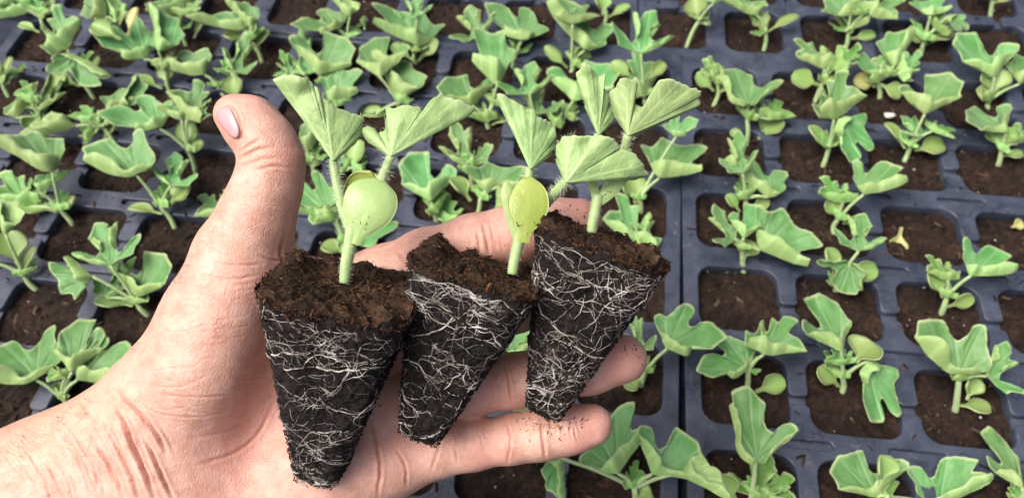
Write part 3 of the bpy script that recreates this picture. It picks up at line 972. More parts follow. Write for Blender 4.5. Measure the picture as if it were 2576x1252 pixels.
SEED_N = [0]
PLANTS = [
    # label, foot, stem top, [(kind, base u, v, tip u, v, width, options)]
    ('crowded pale seedling cut off by the top left corner', (120, 78), (103, 45),
     [('K', 105, 45, 137, 8, 30), ('D', 72, 28, 18, 2, 85), ('S', 98, 35, 100, 0, 70), ('D', 30, 12, -15, -8, 70)]),
    ('seedling near the left edge with a tall three-fingered leaf above a flat notched one', (237, 248), (190, 185),
     [('K', 205, 217, 130, 196, 30), ('K', 222, 210, 247, 140, 28), ('C', 170, 125, 135, 28, 92), ('K', 100, 82, 46, 62, 20), ('A', 188, 138, 172, 197, 128, {'tilt': 0.1})]),
    ('seedling at the left edge showing a bare stem and one upright seed leaf', (22, 243), (4, 203),
     [('K', 5, 207, 30, 143, 24), ('K', 2, 203, -12, 155, 28)]),
    ('small narrow-leaved seedling near the left edge below the upright seed leaf', (108, 338), (100, 300),
     [('K', 98, 285, 72, 330, 46), ('C', 98, 282, 122, 172, 95), ('S', 82, 262, 55, 200, 45), ('D', 42, 298, 8, 248, 75, {'dz': -.004})]),
    ('bright green bushy seedling in the middle of the left side, crumpled yellow-green heart', (300, 380), (262, 318),
     [('K', 262, 350, 285, 300, 45), ('D', 282, 285, 280, 220, 85), ('D', 300, 272, 362, 226, 62), ('D', 190, 318, 92, 300, 78), ('S', 240, 335, 190, 320, 70), ('S', 225, 310, 212, 262, 70)]),
    ('broad seedling left of the thumb whose round seed leaf hangs under small folded leaves', (492, 432), (473, 378),
     [('K', 473, 382, 474, 302, 58), ('K', 470, 384, 512, 357, 28), ('C', 470, 300, 490, 203, 118), ('D', 457, 302, 448, 258, 72), ('A', 402, 324, 358, 232, 148)]),
    ('seedling with a cut brown-tipped seed leaf standing up behind it', (432, 242), (415, 172),
     [('K', 408, 223, 332, 194, 24), ('K', 424, 218, 418, 160, 48), ('K', 322, 92, 345, 18, 28, {'dry': 1, 'dz': .008}), ('K', 305, 100, 230, 62, 42), ('B', 362, 149, 322, 52, 112), ('D', 400, 132, 440, 62, 98)]),
    ('seedling with a wide shallow cup leaf reaching left, right of the brown-tipped one', (566, 245), (548, 218),
     [('scoop', 515, 189, 473, 110, 146)]),
    ('wide cupped seedling at the top edge with one club-shaped seed leaf raised at its right', (470, 118), (452, 75),
     [('K', 488, 97, 513, 48, 20), ('K', 458, 82, 425, 50, 40), ('D', 428, 48, 400, -8, 135), ('S', 455, 40, 470, 0, 70)]),
    ('seedling at the top edge left of centre, two small leaves like open hands', (318, 98), (290, 55),
     [('D', 265, 45, 214, 8, 76), ('D', 292, 46, 292, -6, 46), ('K', 300, 62, 322, 30, 28)]),
    ('seedling behind the thumb with two pale seed leaves spread like ears', (660, 158), (632, 100),
     [('K', 640, 128, 678, 76, 22), ('K', 618, 112, 562, 86, 32), ('D', 618, 76, 585, 20, 102), ('D', 634, 70, 630, 10, 60), ('K', 632, 98, 640, 60, 32)]),
    ('seedling directly above the thumb nail with a round seed leaf hanging down', (598, 245), (591, 190),
     [('K', 590, 178, 591, 240, 54), ('C', 588, 182, 612, 98, 78), ('S', 568, 180, 556, 145, 40)]),
    ('pale crumpled seedling cut off at the left edge', (182, 562), (153, 528),
     [('K', 145, 532, 50, 506, 52), ('K', 150, 534, 188, 492, 20), ('S', 62, 522, 25, 430, 120), ('D', 100, 482, 100, 430, 72), ('D', 132, 434, 98, 322, 122)]),
    ('large-leafed seedling left of the thumb knuckle, big notched leaf leaning left', (440, 572), (405, 520),
     [('K', 408, 538, 322, 524, 22), ('K', 428, 518, 474, 455, 66), ('S', 408, 515, 388, 475, 34), ('leaning', 345, 442, 293, 320, 176), ('C', 430, 468, 440, 385, 124)]),
    ('single notched leaf peeping out beside the ball of the thumb', (604, 572), (572, 548),
     [('C', 556, 545, 505, 486, 84), ('S', 572, 540, 566, 480, 36)]),
    ('seedling at the left edge with two thick rounded seed leaves', (93, 730), (60, 692),
     [('K', 48, 668, 18, 580, 68), ('K', 55, 692, 92, 620, 30), ('D', 15, 590, 25, 512, 78), ('D', -20, 660, -50, 600, 80)]),
    ('spreading seedling beside the wrist with a deeply cut leaf standing behind it', (372, 792), (345, 762),
     [('K', 335, 768, 238, 752, 34), ('fingers', 277, 667, 227, 542, 178), ('D', 232, 695, 162, 728, 96, {'tilt': .3}), ('S', 268, 748, 300, 650, 80), ('A', 348, 748, 365, 645, 178)]),
    ('nearest seedling at the lower left, large smooth leaf cut off by the left edge', (168, 1012), (155, 1000),
     [('leaning', 92, 955, 22, 838, 178), ('C', 182, 935, 175, 822, 112), ('S', 165, 948, 104, 928, 40), ('A', 195, 955, 272, 860, 132)]),
    # middle, behind the held plants
    ('seedling behind the left held plant with one wide scoop-shaped leaf facing left', (880, 118), (874, 100),
     [('K', 872, 108, 818, 95, 34), ('K', 884, 108, 898, 80, 24), ('D', 852, 76, 812, 20, 112), ('D', 880, 42, 884, -4, 64)]),
    ('narrow seedling with folded fern-like leaves left of the first held plant', (775, 216), (767, 188),
     [('C', 766, 190, 748, 74, 72), ('S', 730, 185, 712, 130, 40), ('S', 725, 195, 700, 178, 44)]),
    ('seedling with a deep single notch facing us, just above the first held leaf', (832, 235), (815, 205),
     [('A', 802, 192, 836, 100, 134)]),
    ('small cupped seedling between the thumb and first held leaf', (850, 282), (838, 265),
     [('D', 836, 263, 850, 180, 84), ('S', 815, 268, 800, 232, 40)]),
    ('seedling with a three-fingered leaf over a wide shell-shaped leaf, above the second held leaf', (1006, 285), (1002, 258),
     [('K', 990, 294, 908, 286, 32), ('C', 955, 194, 935, 76, 112), ('D', 1010, 246, 1035, 164, 128), ('S', 930, 300, 945, 272, 36)]),
    ('tall seedling near the top with a curled bowl leaf over two round seed leaves', (1046, 160), (1044, 130),
     [('K', 1038, 152, 985, 112, 36), ('K', 1052, 155, 1098, 96, 42), ('D', 1052, 118, 1055, 34, 142), ('C', 1048, 48, 1042, -4, 80), ('K', 918, 75, 920, 42, 14)]),
    ('seedling at the top with a broad leaf like an open fan on a long stalk', (1290, 172), (1300, 135),
     [('D', 1312, 106, 1335, 10, 140), ('C', 1212, 92, 1178, 22, 108)]),
    ('tall seedling behind the gap between the held plants, long oblong leaf', (1228, 320), (1226, 306),
     [('K', 1236, 315, 1290, 294, 28), ('D', 1250, 215, 1258, 82, 88), ('C', 1188, 266, 1162, 198, 118), ('S', 1240, 265, 1245, 230, 40)]),
    ('folded seedling peeking out left of the second held plant', (1350, 345), (1345, 310),
     [('C', 1332, 238, 1325, 160, 120), ('C', 1352, 290, 1345, 222, 105), ('S', 1396, 320, 1400, 265, 40)]),
    ('seedling behind the third held plant with a smooth two-lobed leaf', (1410, 318), (1420, 295),
     [('A', 1442, 255, 1475, 150, 140)]),
    ('seedling near the top with a wide scalloped leaf drooping at its tip', (1436, 182), (1438, 165),
     [('K', 1428, 172, 1370, 116, 28), ('K', 1442, 172, 1474, 122, 46), ('B', 1470, 128, 1508, 46, 142), ('C', 1440, 62, 1448, -2, 95)]),
    ('bare-stemmed seedling at the top edge with one club-shaped seed leaf pointing right', (1523, 56), (1520, 20),
     [('K', 1530, 44, 1586, 14, 22), ('K', 1518, 40, 1502, -6, 44)]),
    ('tall seedling behind the third held plant, upright leaf split into narrow fingers', (1622, 262), (1620, 240),
     [('K', 1592, 200, 1538, 156, 38), ('K', 1632, 200, 1672, 158, 32), ('C', 1612, 136, 1642, 26, 128), ('C', 1620, 246, 1606, 124, 92)]),
    ('leggy leaning seedling at the top, thin bare stem beside a bark sliver', (1728, 118), (1760, 50),
     [('K', 1762, 58, 1788, 62, 16), ('K', 1757, 52, 1748, -4, 52), ('D', 1795, 10, 1805, -35, 60)]),
    ('seedling at the top right of centre with a seed leaf held out like a spoon', (1922, 126), (1926, 78),
     [('K', 1930, 80, 2010, 40, 22), ('K', 1924, 78, 1908, 36, 42), ('D', 1905, 40, 1898, -6, 108)]),
    ('tall seedling at the top right with a thick cylindrical seed leaf pointing right', (2122, 128), (2134, 78),
     [('K', 2140, 98, 2203, 88, 24), ('K', 2138, 84, 2162, 30, 58), ('D', 2140, 38, 2110, -12, 128), ('C', 2188, 42, 2255, 8, 70), ('S', 2170, 40, 2170, 10, 60)]),
    ('pale seedling with one large round seed leaf to the left and crinkled leaves', (2050, 258), (2068, 210),
     [('K', 2062, 215, 1990, 192, 52), ('C', 2074, 174, 2046, 94, 84), ('S', 2096, 174, 2164, 132, 60), ('S', 2085, 172, 2100, 128, 50)]),
    ('bushy seedling with yellowing reddish seed leaves near the top right', (2212, 250), (2206, 206),
     [('K', 2202, 218, 2146, 204, 48, {'dry': 1}), ('K', 2214, 212, 2266, 244, 42), ('D', 2250, 168, 2244, 78, 80), ('C', 2220, 196, 2190, 138, 72), ('C', 2256, 188, 2314, 148, 62), ('S', 2235, 192, 2238, 160, 60)]),
    ('low seedling at the top right with two oval seed leaves and a drooping leaf', (2318, 135), (2326, 102),
     [('K', 2334, 112, 2290, 82, 28), ('K', 2340, 108, 2398, 74, 40), ('S', 2352, 76, 2375, 42, 80), ('D', 2340, 42, 2345, -12, 78), ('D', 2388, 40, 2412, 76, 56)]),
    ('bare stem of a seedling cut off by the top edge, far right', (2490, 45), (2496, 2),
     [('K', 2500, 8, 2542, -6, 18), ('D', 2496, 0, 2480, -40, 60)]),
    ('seedling by the right edge with a fat yellow-green seed leaf over the black gap', (2484, 272), (2490, 252),
     [('K', 2488, 255, 2456, 224, 40), ('K', 2495, 246, 2502, 172, 70), ('C', 2502, 196, 2482, 90, 118), ('D', 2565, 212, 2580, 138, 70)]),
    ('seedling at the right edge with a crinkled bright heart and long slanting stem', (2510, 418), (2520, 375),
     [('K', 2520, 392, 2575, 388, 22), ('K', 2520, 378, 2526, 320, 62), ('C', 2530, 336, 2492, 264, 138), ('S', 2560, 362, 2578, 310, 60)]),
    ('seedling in the third row at right, one upright cut leaf and one leaf facing forward', (2072, 415), (2086, 370),
     [('K', 2076, 372, 2034, 316, 32), ('K', 2096, 368, 2142, 344, 36), ('C', 2098, 302, 2120, 176, 116), ('A', 2112, 300, 2190, 362, 112, {'tilt': 0.15})]),
    ('seedling with a two-armed leaf and a notched brown edge, beside the white pebble', (2275, 406), (2292, 366),
     [('K', 2276, 374, 2224, 310, 32), ('K', 2300, 378, 2376, 364, 46), ('A', 2326, 288, 2345, 180, 122), ('C', 2318, 346, 2296, 288, 96), ('S', 2345, 330, 2392, 306, 60)]),
    ('thin seedling in the back left cell of the right tray with a curly tip', (1797, 264), (1806, 212),
     [('K', 1796, 230, 1754, 182, 36), ('K', 1812, 232, 1842, 210, 34), ('S', 1802, 206, 1806, 132, 46)]),
    ('long-stemmed seedling with a pale wide leaf notched at the right, second row', (1878, 362), (1880, 300),
     [('K', 1908, 350, 1962, 296, 56), ('K', 1858, 348, 1842, 325, 22), ('A', 1881, 264, 1872, 162, 138), ('S', 1940, 302, 1968, 248, 92)]),
    ('tall seedling in the third cell down the left column of the right tray', (1876, 548), (1876, 500),
     [('K', 1862, 532, 1828, 488, 26), ('K', 1890, 527, 1934, 500, 34), ('C', 1868, 437, 1862, 324, 88), ('A', 1932, 497, 1958, 412, 142)]),
    ('seedling with a boat-shaped leaf reaching right and a fat seed leaf at its foot', (1870, 692), (1866, 625),
     [('K', 1884, 700, 1822, 692, 40), ('K', 1868, 655, 1882, 602, 62), ('C', 1850, 602, 1802, 528, 100), ('C', 1870, 600, 1892, 516, 74), ('D', 1912, 630, 1992, 556, 165)]),
    ('upright seedling in the second column, forked leaf to its upper right', (2097, 586), (2110, 550),
     [('K', 2108, 552, 2088, 498, 36), ('K', 2120, 562, 2178, 552, 26), ('young', 2119, 512, 2100, 437, 112), ('twolobe', 2172, 490, 2208, 392, 116)]),
    ('seedling with a big leaf folded down over its stem, cut leaf above', (2100, 735), (2106, 712),
     [('K', 2098, 692, 2080, 622, 44), ('K', 2128, 694, 2208, 676, 50), ('A', 2138, 664, 2112, 728, 118, {'tilt': 0.05}), ('C', 2160, 632, 2192, 536, 114)]),
    ('seedling beside the pale withered leaf with a wide leaf turned to the right edge', (2367, 790), (2382, 745),
     [('K', 2372, 748, 2340, 676, 48), ('K', 2382, 772, 2450, 746, 34), ('young', 2385, 706, 2366, 638, 84), ('twolobe', 2442, 694, 2495, 599, 136)]),
    ('seedling just right of the ring finger with one large wavy leaf', (1612, 968), (1622, 938),
     [('K', 1620, 956, 1566, 964, 44), ('C', 1612, 884, 1602, 796, 72), ('wavy', 1678, 877, 1745, 765, 176)]),
    ('seedling mostly hidden behind the middle and ring fingers', (1330, 985), (1318, 930),
     [('D', 1302, 905, 1292, 842, 92), ('S', 1320, 902, 1330, 850, 50)]),
    ('seedling glimpsed through the slit between ring finger and little finger', (1350, 1075), (1335, 1055),
     [('D', 1325, 1045, 1300, 1008, 70)]),
    ('narrow three-pointed seedling right of the rightmost held plug', (1602, 655), (1600, 632),
     [('C', 1598, 628, 1598, 494, 130), ('S', 1588, 610, 1545, 540, 56), ('S', 1608, 610, 1646, 535, 56)]),
    ('seedling behind the rightmost held leaf with a wide triangular leaf', (1612, 535), (1608, 500),
     [('K', 1600, 512, 1585, 440, 62), ('triangle', 1658, 449, 1698, 334, 166), ('D', 1700, 345, 1705, 288, 78, {'dz': .01})]),
    ('seedling between the first two held plants with a deeply hollowed pale leaf', (1100, 565), (1092, 530),
     [('hollow', 1084, 509, 1057, 371, 146), ('S', 1120, 562, 1140, 492, 112, {'from': (1098, 552)})]),
    ('seedling above the index finger with a wide rippled leaf like an awning', (1198, 548), (1208, 500),
     [('K', 1184, 506, 1132, 448, 36), ('D', 1224, 482, 1238, 414, 152), ('D', 1255, 470, 1290, 522, 66)]),
    ('small seedling with narrow split leaves behind the gap between held leaves', (1190, 478), (1184, 440),
     [('C', 1176, 420, 1162, 306, 118), ('S', 1190, 425, 1215, 360, 44)]),
    ('seedling half hidden right of the thumb knuckle', (868, 642), (866, 605),
     [('K', 868, 636, 808, 618, 34), ('A', 832, 548, 782, 428, 98), ('S', 845, 552, 756, 530, 52), ('D', 882, 612, 990, 578, 78)]),
    ('leafy seedling squeezed between thumb and first held leaf', (790, 430), (782, 405),
     [('D', 772, 382, 758, 288, 78), ('S', 790, 398, 806, 350, 60), ('D', 792, 420, 790, 375, 70)]),
    ('seedling showing only pale stalks between the two leaves of the first held plant', (895, 445), (892, 425),
     [('K', 890, 432, 908, 352, 50), ('S', 872, 430, 850, 400, 50)]),
    ('wide spreading seedling below the little finger', (1600, 1285), (1596, 1225),
     [('K', 1602, 1250, 1640, 1240, 45), ('D', 1412, 1152, 1362, 1205, 78, {'tilt': .2}), ('triangle', 1555, 1190, 1500, 1082, 196), ('C', 1640, 1192, 1716, 1100, 150), ('D', 1715, 1188, 1790, 1160, 95)]),
    ('tall seedling at the bottom with one large lobed leaf standing upright', (1880, 1290), (1892, 1240),
     [('K', 1852, 1258, 1812, 1192, 58), ('upright', 1902, 1156, 1907, 983, 158), ('S', 1905, 1252, 1930, 1164, 130), ('S', 1925, 1265, 1985, 1200, 90)]),
    ('seedling low in the first column right of the gap, flat leaf spread left', (1878, 992), (1882, 930),
     [('K', 1900, 985, 1975, 955, 44), ('D', 1884, 928, 1835, 855, 158), ('C', 1920, 892, 1986, 798, 118)]),
    ('seedling with a pale leaf hanging to the lower right and a bright crinkled heart', (2118, 985), (2120, 950),
     [('K', 2112, 972, 2058, 922, 48), ('K', 2150, 910, 2202, 864, 58), ('C', 2116, 884, 2092, 762, 124), ('S', 2118, 918, 2108, 880, 86), ('A', 2182, 908, 2262, 1016, 122, {'tilt': 0.1})]),
    ('large seedling near the right edge with a broad three-lobed leaf and a flat seed leaf', (2403, 1032), (2412, 955),
     [('K', 2410, 1018, 2494, 1028, 32), ('K', 2432, 1005, 2450, 945, 52), ('B', 2412, 942, 2415, 824, 162), ('C', 2482, 946, 2560, 888, 118)]),
    ('broad seedling at the bottom right whose round seed leaf stands up in its heart', (2240, 1292), (2232, 1250),
     [('hollow', 2205, 1250, 2175, 1148, 200), ('K', 2216, 1218, 2215, 1142, 66), ('twolobe', 2362, 1275, 2355, 1166, 196)]),
    ('seedling cut off by the bottom right corner', (2580, 1292), (2572, 1260),
     [('B', 2572, 1228, 2545, 1124, 84), ('S', 2562, 1262, 2556, 1222, 66)]),
]


def build_plant(label, foot, stem_top, parts):
    bu, bv = foot
    B = G(bu, bv, -0.0068)
    t = empty('melon_seedling', B, label, 'seedling', 'young melon plants growing in the trays')
    SEED_N[0] += 1
    sd0 = SEED_N[0] * 101
    r = np.random.default_rng(sd0)
    su, sv = stem_top
    ds = plant_depth(bu, bv, su, sv)
    T = U(su, sv, ds)
    mid = (B + T) / 2 + r.normal(size=3) * 0.0006
    B0 = B - np.array([0, 0, 0.004])
    st = curve_pts([B0, B, mid, T], 12)
    V, Fq = tube(st, np.linspace(0.00185, 0.0014, 12), 8)
    mesh('stem', local(t, V), clean_quads(Fq), M_STEM, t)
    g = 34 + 14 * r.random()
    if stem_top[1] > 30:
        parts = list(parts) + [('S', su + r.normal() * 5, sv + 2, su + r.normal() * 16, sv - g * (0.9 + 0.4 * r.random()), g * 1.25)]
    k = 0
    for e in parts:
        kind = e[0]
        k += 1
        u0, v0, u1, v1, wd = e[1:6]
        opt = e[6] if len(e) > 6 else {}
        if kind in 'ABCDS':
            q = 1.30 if bv < 360 else 1.18
            wd *= q
            u1, v1 = u0 + (u1 - u0) * (q - .06), v0 + (v1 - v0) * (q - .06)
        d = plant_depth(bu, bv, u0, v0) + opt.get('dz', 0) - 0.0006 * k
        if kind == 'K':
            place_cot(u0, v0, u1, v1, wd, d, sd0 + k, t, M_DRY if opt.get('dry') else None)
        else:
            young = kind in ('S', 'young') or opt.get('young')
            o = place_leaf(kind, u0, v0, u1, v1, wd, d, opt.get('seed', sd0 + k), M_YOUNG if young else M_LEAF, 'leaf', t, opt.get('tilt'))
            # leaf stalk from the stem top to the blade, unless the blade sits on the stem
            Lb = U(u0, v0, d)
            a = opt.get('from', stem_top)
            A0 = U(a[0], a[1], plant_depth(bu, bv, a[0], a[1]))
            if np.linalg.norm(Lb - A0) > 0.002:
                md = (A0 + Lb) / 2 + LEAN * 0.0015
                V, Fq = tube(curve_pts([A0, md, Lb], 9), np.linspace(0.0012, 0.0008, 9), 7)
                mesh('leaf_stalk', local(t, V), clean_quads(Fq), M_STEM, o)
                o.children[0].location = -Vector((0, 0, 0))
    return t


for pl in PLANTS:
    build_plant(*pl)

# ------------------------------------------------------------------ the open hand
def C3(u, v, d):
    """camera-frame coordinates of picture point (u, v) at depth d"""
    return np.array([(u - CU) / F * d, (v - CV) / F * d, d])


def cone(p, a, b, ra, rb, sz=1.0):
    """distance to a rounded cone a -> b; sz < 1 flattens it in depth"""
    s = np.array([1, 1, 1 / sz])
    q, a, b = p * s, a * s, b * s
    ba = b - a
    h = np.clip(((q - a) @ ba) / (ba @ ba), 0, 1)
    return np.linalg.norm(q - a - h[..., None] * ba, axis=-1) - (ra + (rb - ra) * h)


def smin(a, b, k):
    h = np.clip(0.5 + 0.5 * (b - a) / k, 0, 1)
    return b + (a - b) * h - k * h * (1 - h)


def chain(pts):
    """list of (u, v, depth, radius in picture units) -> list of cones"""
    out = []
    for (u0, v0, d0, r0), (u1, v1, d1, r1) in zip(pts[:-1], pts[1:]):
        out.append((C3(u0, v0, d0), C3(u1, v1, d1), r0 / F * d0, r1 / F * d1))
    return out


FINGERS = {
    'index': [(850, 765, .277, 98), (960, 705, .276, 84), (1075, 655, .274, 78), (1190, 615, .272, 74), (1290, 588, .271, 69), (1390, 567, .270, 66), (1455, 558, .270, 61)],
    'middle': [(915, 880, .277, 98), (1050, 822, .275, 82), (1180, 786, .273, 75), (1290, 764, .271, 69), (1400, 747, .270, 66), (1510, 732, .270, 63), (1592, 722, .270, 56)],
    'ring': [(950, 1015, .277, 96), (1080, 985, .275, 76), (1190, 972, .272, 69), (1290, 958, .270, 65), (1380, 942, .269, 67), (1480, 922, .269, 66), (1566, 902, .269, 62)],
    'little': [(1000, 1140, .275, 90), (1100, 1128, .273, 68), (1190, 1117, .271, 62), (1290, 1104, .269, 58), (1360, 1094, .268, 60), (1430, 1080, .268, 58), (1488, 1068, .268, 54)],
}
THUMB = [(462, 985, .272, 150), (540, 800, .266, 125), (606, 640, .262, 104), (645, 545, .259, 91), (673, 470, .257, 81), (686, 405, .256, 74), (668, 352, .256, 69), (628, 312, .257, 68), (588, 287, .258, 50)]
PALM = [
    [(560, 1090, .286, 118), (850, 765, .283, 100)],
    [(590, 1120, .287, 112), (915, 880, .282, 100)],
    [(620, 1160, .284, 112), (950, 1015, .280, 98)],
    [(650, 1210, .278, 120), (1000, 1140, .277, 92)],
    [(610, 645, .270, 80), (735, 718, .274, 66), (850, 760, .278, 92)],
    [(740, 1250, .276, 128), (930, 1185, .276, 92)],
    [(500, 1010, .276, 140), (700, 900, .290, 110)],
]
ARM = [
    [(-420, 1575, .285, 205), (90, 1262, .278, 178), (368, 1090, .274, 172)],
    [(-250, 1930, .290, 230), (200, 1560, .282, 200), (520, 1262, .277, 165)],
    [(-330, 1760, .280, 210), (150, 1415, .276, 190), (450, 1180, .272, 150)],
]


def hand_sdf(p):
    mm = 0.001
    d = None
    for ch in PALM:
        for c in chain(ch):
            e = cone(p, *c)
            d = e if d is None else smin(d, e, 9 * mm)
    for ch in ARM:
        for c in chain(ch):
            d = smin(d, cone(p, *c), 16 * mm)
    t = None
    for c in chain(THUMB):
        e = cone(p, *c)
        t = e if t is None else smin(t, e, 4 * mm)
    # ball of the thumb, facing the viewer
    t = smin(t, cone(p, C3(520, 930, .259), C3(590, 750, .258), 112 / F * .26, 88 / F * .26), 12 * mm)
    d = smin(d, t, 12 * mm)
    # little-finger side of the palm
    d = smin(d, cone(p, C3(760, 1230, .270), C3(900, 1160, .271), 85 / F * .27, 75 / F * .27), 12 * mm)
    f = None
    for nm, ch in FINGERS.items():
        e0 = None
        for c in chain(ch):
            e = cone(p, *c)
            e0 = e if e0 is None else smin(e0, e, 4 * mm)
        f = e0 if f is None else smin(f, e0, 1.2 * mm)
    return smin(d, f, 6 * mm)


vox = 0.00095
lo = np.array([-0.215, -0.062, 0.228])
hi = np.array([0.062, 0.150, 0.318])
nx, ny, nz = (np.ceil((hi - lo) / vox)).astype(int)
xs = lo[0] + vox * np.arange(nx)
ys = lo[1] + vox * np.arange(ny)
zs = lo[2] + vox * np.arange(nz)
sd_ = np.empty((nx, ny, nz), np.float32)
step = 24
for a in range(0, nx, step):
    gx, gy, gz = np.meshgrid(xs[a:a + step], ys, zs, indexing='ij')
    sd_[a:a + step] = hand_sdf(np.stack([gx, gy, gz], -1))
grid = vdb.FloatGrid(background=0.05)
grid.copyFromArray(sd_)
hv, hq = grid.convertToQuads(isovalue=0.0)
hv = np.asarray(hv, float) * vox + lo
hq = np.asarray(hq)[:, ::-1]
# a point in camera frame -> world
hw = CAM + hv @ RC
ho = mesh('tmp_hand', hw, hq.astype(int))
md = ho.modifiers.new('s', 'SMOOTH')
md.factor = 0.5
md.iterations = 6
md = ho.modifiers.new('d', 'SUBSURF')
md.levels = 1
md.render_levels = 1
dg = bpy.context.evaluated_depsgraph_get()
hme = bpy.data.meshes.new_from_object(ho.evaluated_get(dg))
bpy.data.objects.remove(ho)
nvh = len(hme.vertices)
HV = np.empty(nvh * 3, np.float32)
hme.vertices.foreach_get('co', HV)
HV = HV.reshape(-1, 3).astype(float)
HN = np.empty(nvh * 3, np.float32)
hme.vertices.foreach_get('normal', HN)
HN = HN.reshape(-1, 3).astype(float)
if ((HV - HV.mean(0)) * HN).sum(1).mean() < 0:
    hme.flip_normals()
    HN = -HN
HP = to_px(HV)
front = smooth(-0.05, 0.25, -(HN @ FWD))

# folds and lines of the skin: (half width, depth in mm, redness, points)
CREASES = [
    (4.5, 1.5, 0.95, [(283, 1010), (317, 1074), (333, 1117), (353, 1161), (370, 1197), (392, 1262)]),
    (4.0, 1.0, 0.80, [(286, 968), (320, 1007), (357, 1044), (383, 1077), (403, 1107), (420, 1140)]),
    (4.0, 0.9, 0.75, [(262, 1075), (283, 1111), (310, 1154), (330, 1197), (356, 1262)]),
    (4.0, 0.9, 0.75, [(366, 1110), (390, 1154), (407, 1194), (440, 1262)]),
    (4.0, 0.7, 0.60, [(233, 1117), (267, 1154), (290, 1194), (316, 1262)]),
    (3.5, 0.35, 0.35, [(250, 1075), (222, 1040), (205, 1010)]),
    (3.5, 0.35, 0.35, [(167, 1117), (207, 1167), (247, 1211), (275, 1262)]),
    (3.5, 0.3, 0.3, [(120, 1130), (160, 1180), (200, 1240)]),
    (3.0, 0.3, 0.3, [(190, 1090), (225, 1140), (262, 1196)]),
    (2.6, 0.12, 0.2, [(375, 932), (430, 926), (500, 922)]),
    (2.6, 0.14, 0.22, [(360, 966), (435, 973), (510, 957)]),
    (2.6, 0.16, 0.22, [(390, 992), (500, 997), (600, 990)]),
    (2.6, 0.14, 0.2, [(335, 1000), (400, 1040), (500, 1047), (585, 1032)]),
    (2.6, 0.12, 0.2, [(420, 1020), (500, 1036), (560, 1038)]),
    (4.0, 0.10, 0.30, [(455, 1104), (530, 1092), (590, 1076), (645, 1045)]),
    (4.0, 0.28, 0.6, [(480, 1172), (567, 1147), (620, 1118), (655, 1080), (690, 1010)]),
    (3.6, 0.6, 0.75, [(921, 1045), (941, 1087), (951, 1134), (957, 1174), (950, 1252)]),
    (3.0, 0.35, 0.5, [(998, 1130), (1020, 1170), (1023, 1222)]),
    (3.2, 0.35, 0.5, [(1110, 1105), (1100, 1140), (1085, 1185)]),
    (3.5, 0.5, 0.50, [(1361, 1050), (1366, 1100), (1372, 1156)]),
    (3.0, 0.35, 0.40, [(1276, 1060), (1284, 1110), (1276, 1166)]),
    (3.5, 0.5, 0.50, [(1268, 905), (1280, 960), (1290, 1014)]),
    (3.5, 0.5, 0.50, [(1215, 560), (1224, 600), (1232, 640)]),
    (3.0, 0.35, 0.45, [(1200, 585), (1206, 615), (1206, 640)]),
    (3.5, 0.45, 0.45, [(996, 630), (1020, 660), (1045, 690)]),
    (3.0, 0.35, 0.35, [(905, 655), (925, 680), (940, 700)]),
    (4.0, 0.45, 0.4, [(598, 402), (622, 390), (650, 377), (690, 372)]),
    (3.2, 0.25, 0.3, [(600, 418), (630, 412), (665, 400), (708, 398)]),
    (3.5, 0.4, 0.35, [(606, 382), (628, 365), (655, 352)]),
    (3.0, 0.3, 0.30, [(640, 430), (690, 418), (735, 425)]),
    (3.0, 0.3, 0.30, [(650, 640), (690, 655), (722, 650)]),
    (3.5, 0.4, 0.35, [(716, 590), (706, 630), (712, 665)]),
    (3.0, 0.45, 0.45, [(562, 256), (588, 270), (604, 305), (609, 335), (600, 356)]),
    (3.0, 0.25, 0.25, [(520, 655), (590, 668), (660, 664)]),
    (3.0, 0.25, 0.25, [(500, 690), (580, 702), (660, 690)]),
]
rr_ = np.random.default_rng(4)
for k in range(10):
    u0, v0 = 60 + 25 * k + rr_.normal() * 6, 1118 - 9 * k + rr_.normal() * 8
    CREASES.append((2.6, 0.22 + 0.2 * rr_.random(), 0.35, [(u0, v0), (u0 + 34, v0 + 52), (u0 + 60 + 5 * rr_.normal(), v0 + 105), (u0 + 84 + 6 * rr_.normal(), v0 + 165)]))
for k in range(46):                    # fine wrinkles running round the wrist and forearm
    t = rr_.random()
    u0, v0 = 20 + 300 * t + rr_.normal() * 20, 1125 - 120 * t + rr_.normal() * 22
    L = 60 + 120 * rr_.random()
    CREASES.append((2.2, 0.10 + 0.15 * rr_.random(), 0.2 * rr_.random(), [(u0, v0), (u0 + .36 * L, v0 + .5 * L), (u0 + .62 * L, v0 + L)]))
for k in range(34):                    # fine lines on the ball of the thumb
    u0, v0 = 380 + 220 * rr_.random(), 700 + 330 * rr_.random()
    L = 50 + 90 * rr_.random()
    CREASES.append((2.2, 0.05 + 0.07 * rr_.random(), 0.2 * rr_.random(), [(u0, v0), (u0 + .5 * L, v0 + 5 * rr_.normal()), (u0 + L, v0 - .10 * L + 4 * rr_.normal())]))
for nm, ch in FINGERS.items():         # cross lines on the fingers
    c = np.array(ch)
    for k in range(20):
        t = 1.5 + 4.3 * rr_.random()
        i = int(t)
        p = c[i] + (c[min(i + 1, len(c) - 1)] - c[i]) * (t - i)
        off = rr_.normal() * 18
        CREASES.append((2.2, 0.10 + 0.14 * rr_.random(), 0.3 * rr_.random(), [(p[0] - 4, p[1] - 22 + off), (p[0] + 3 * rr_.normal(), p[1] + off), (p[0] + 5, p[1] + 22 + off)]))

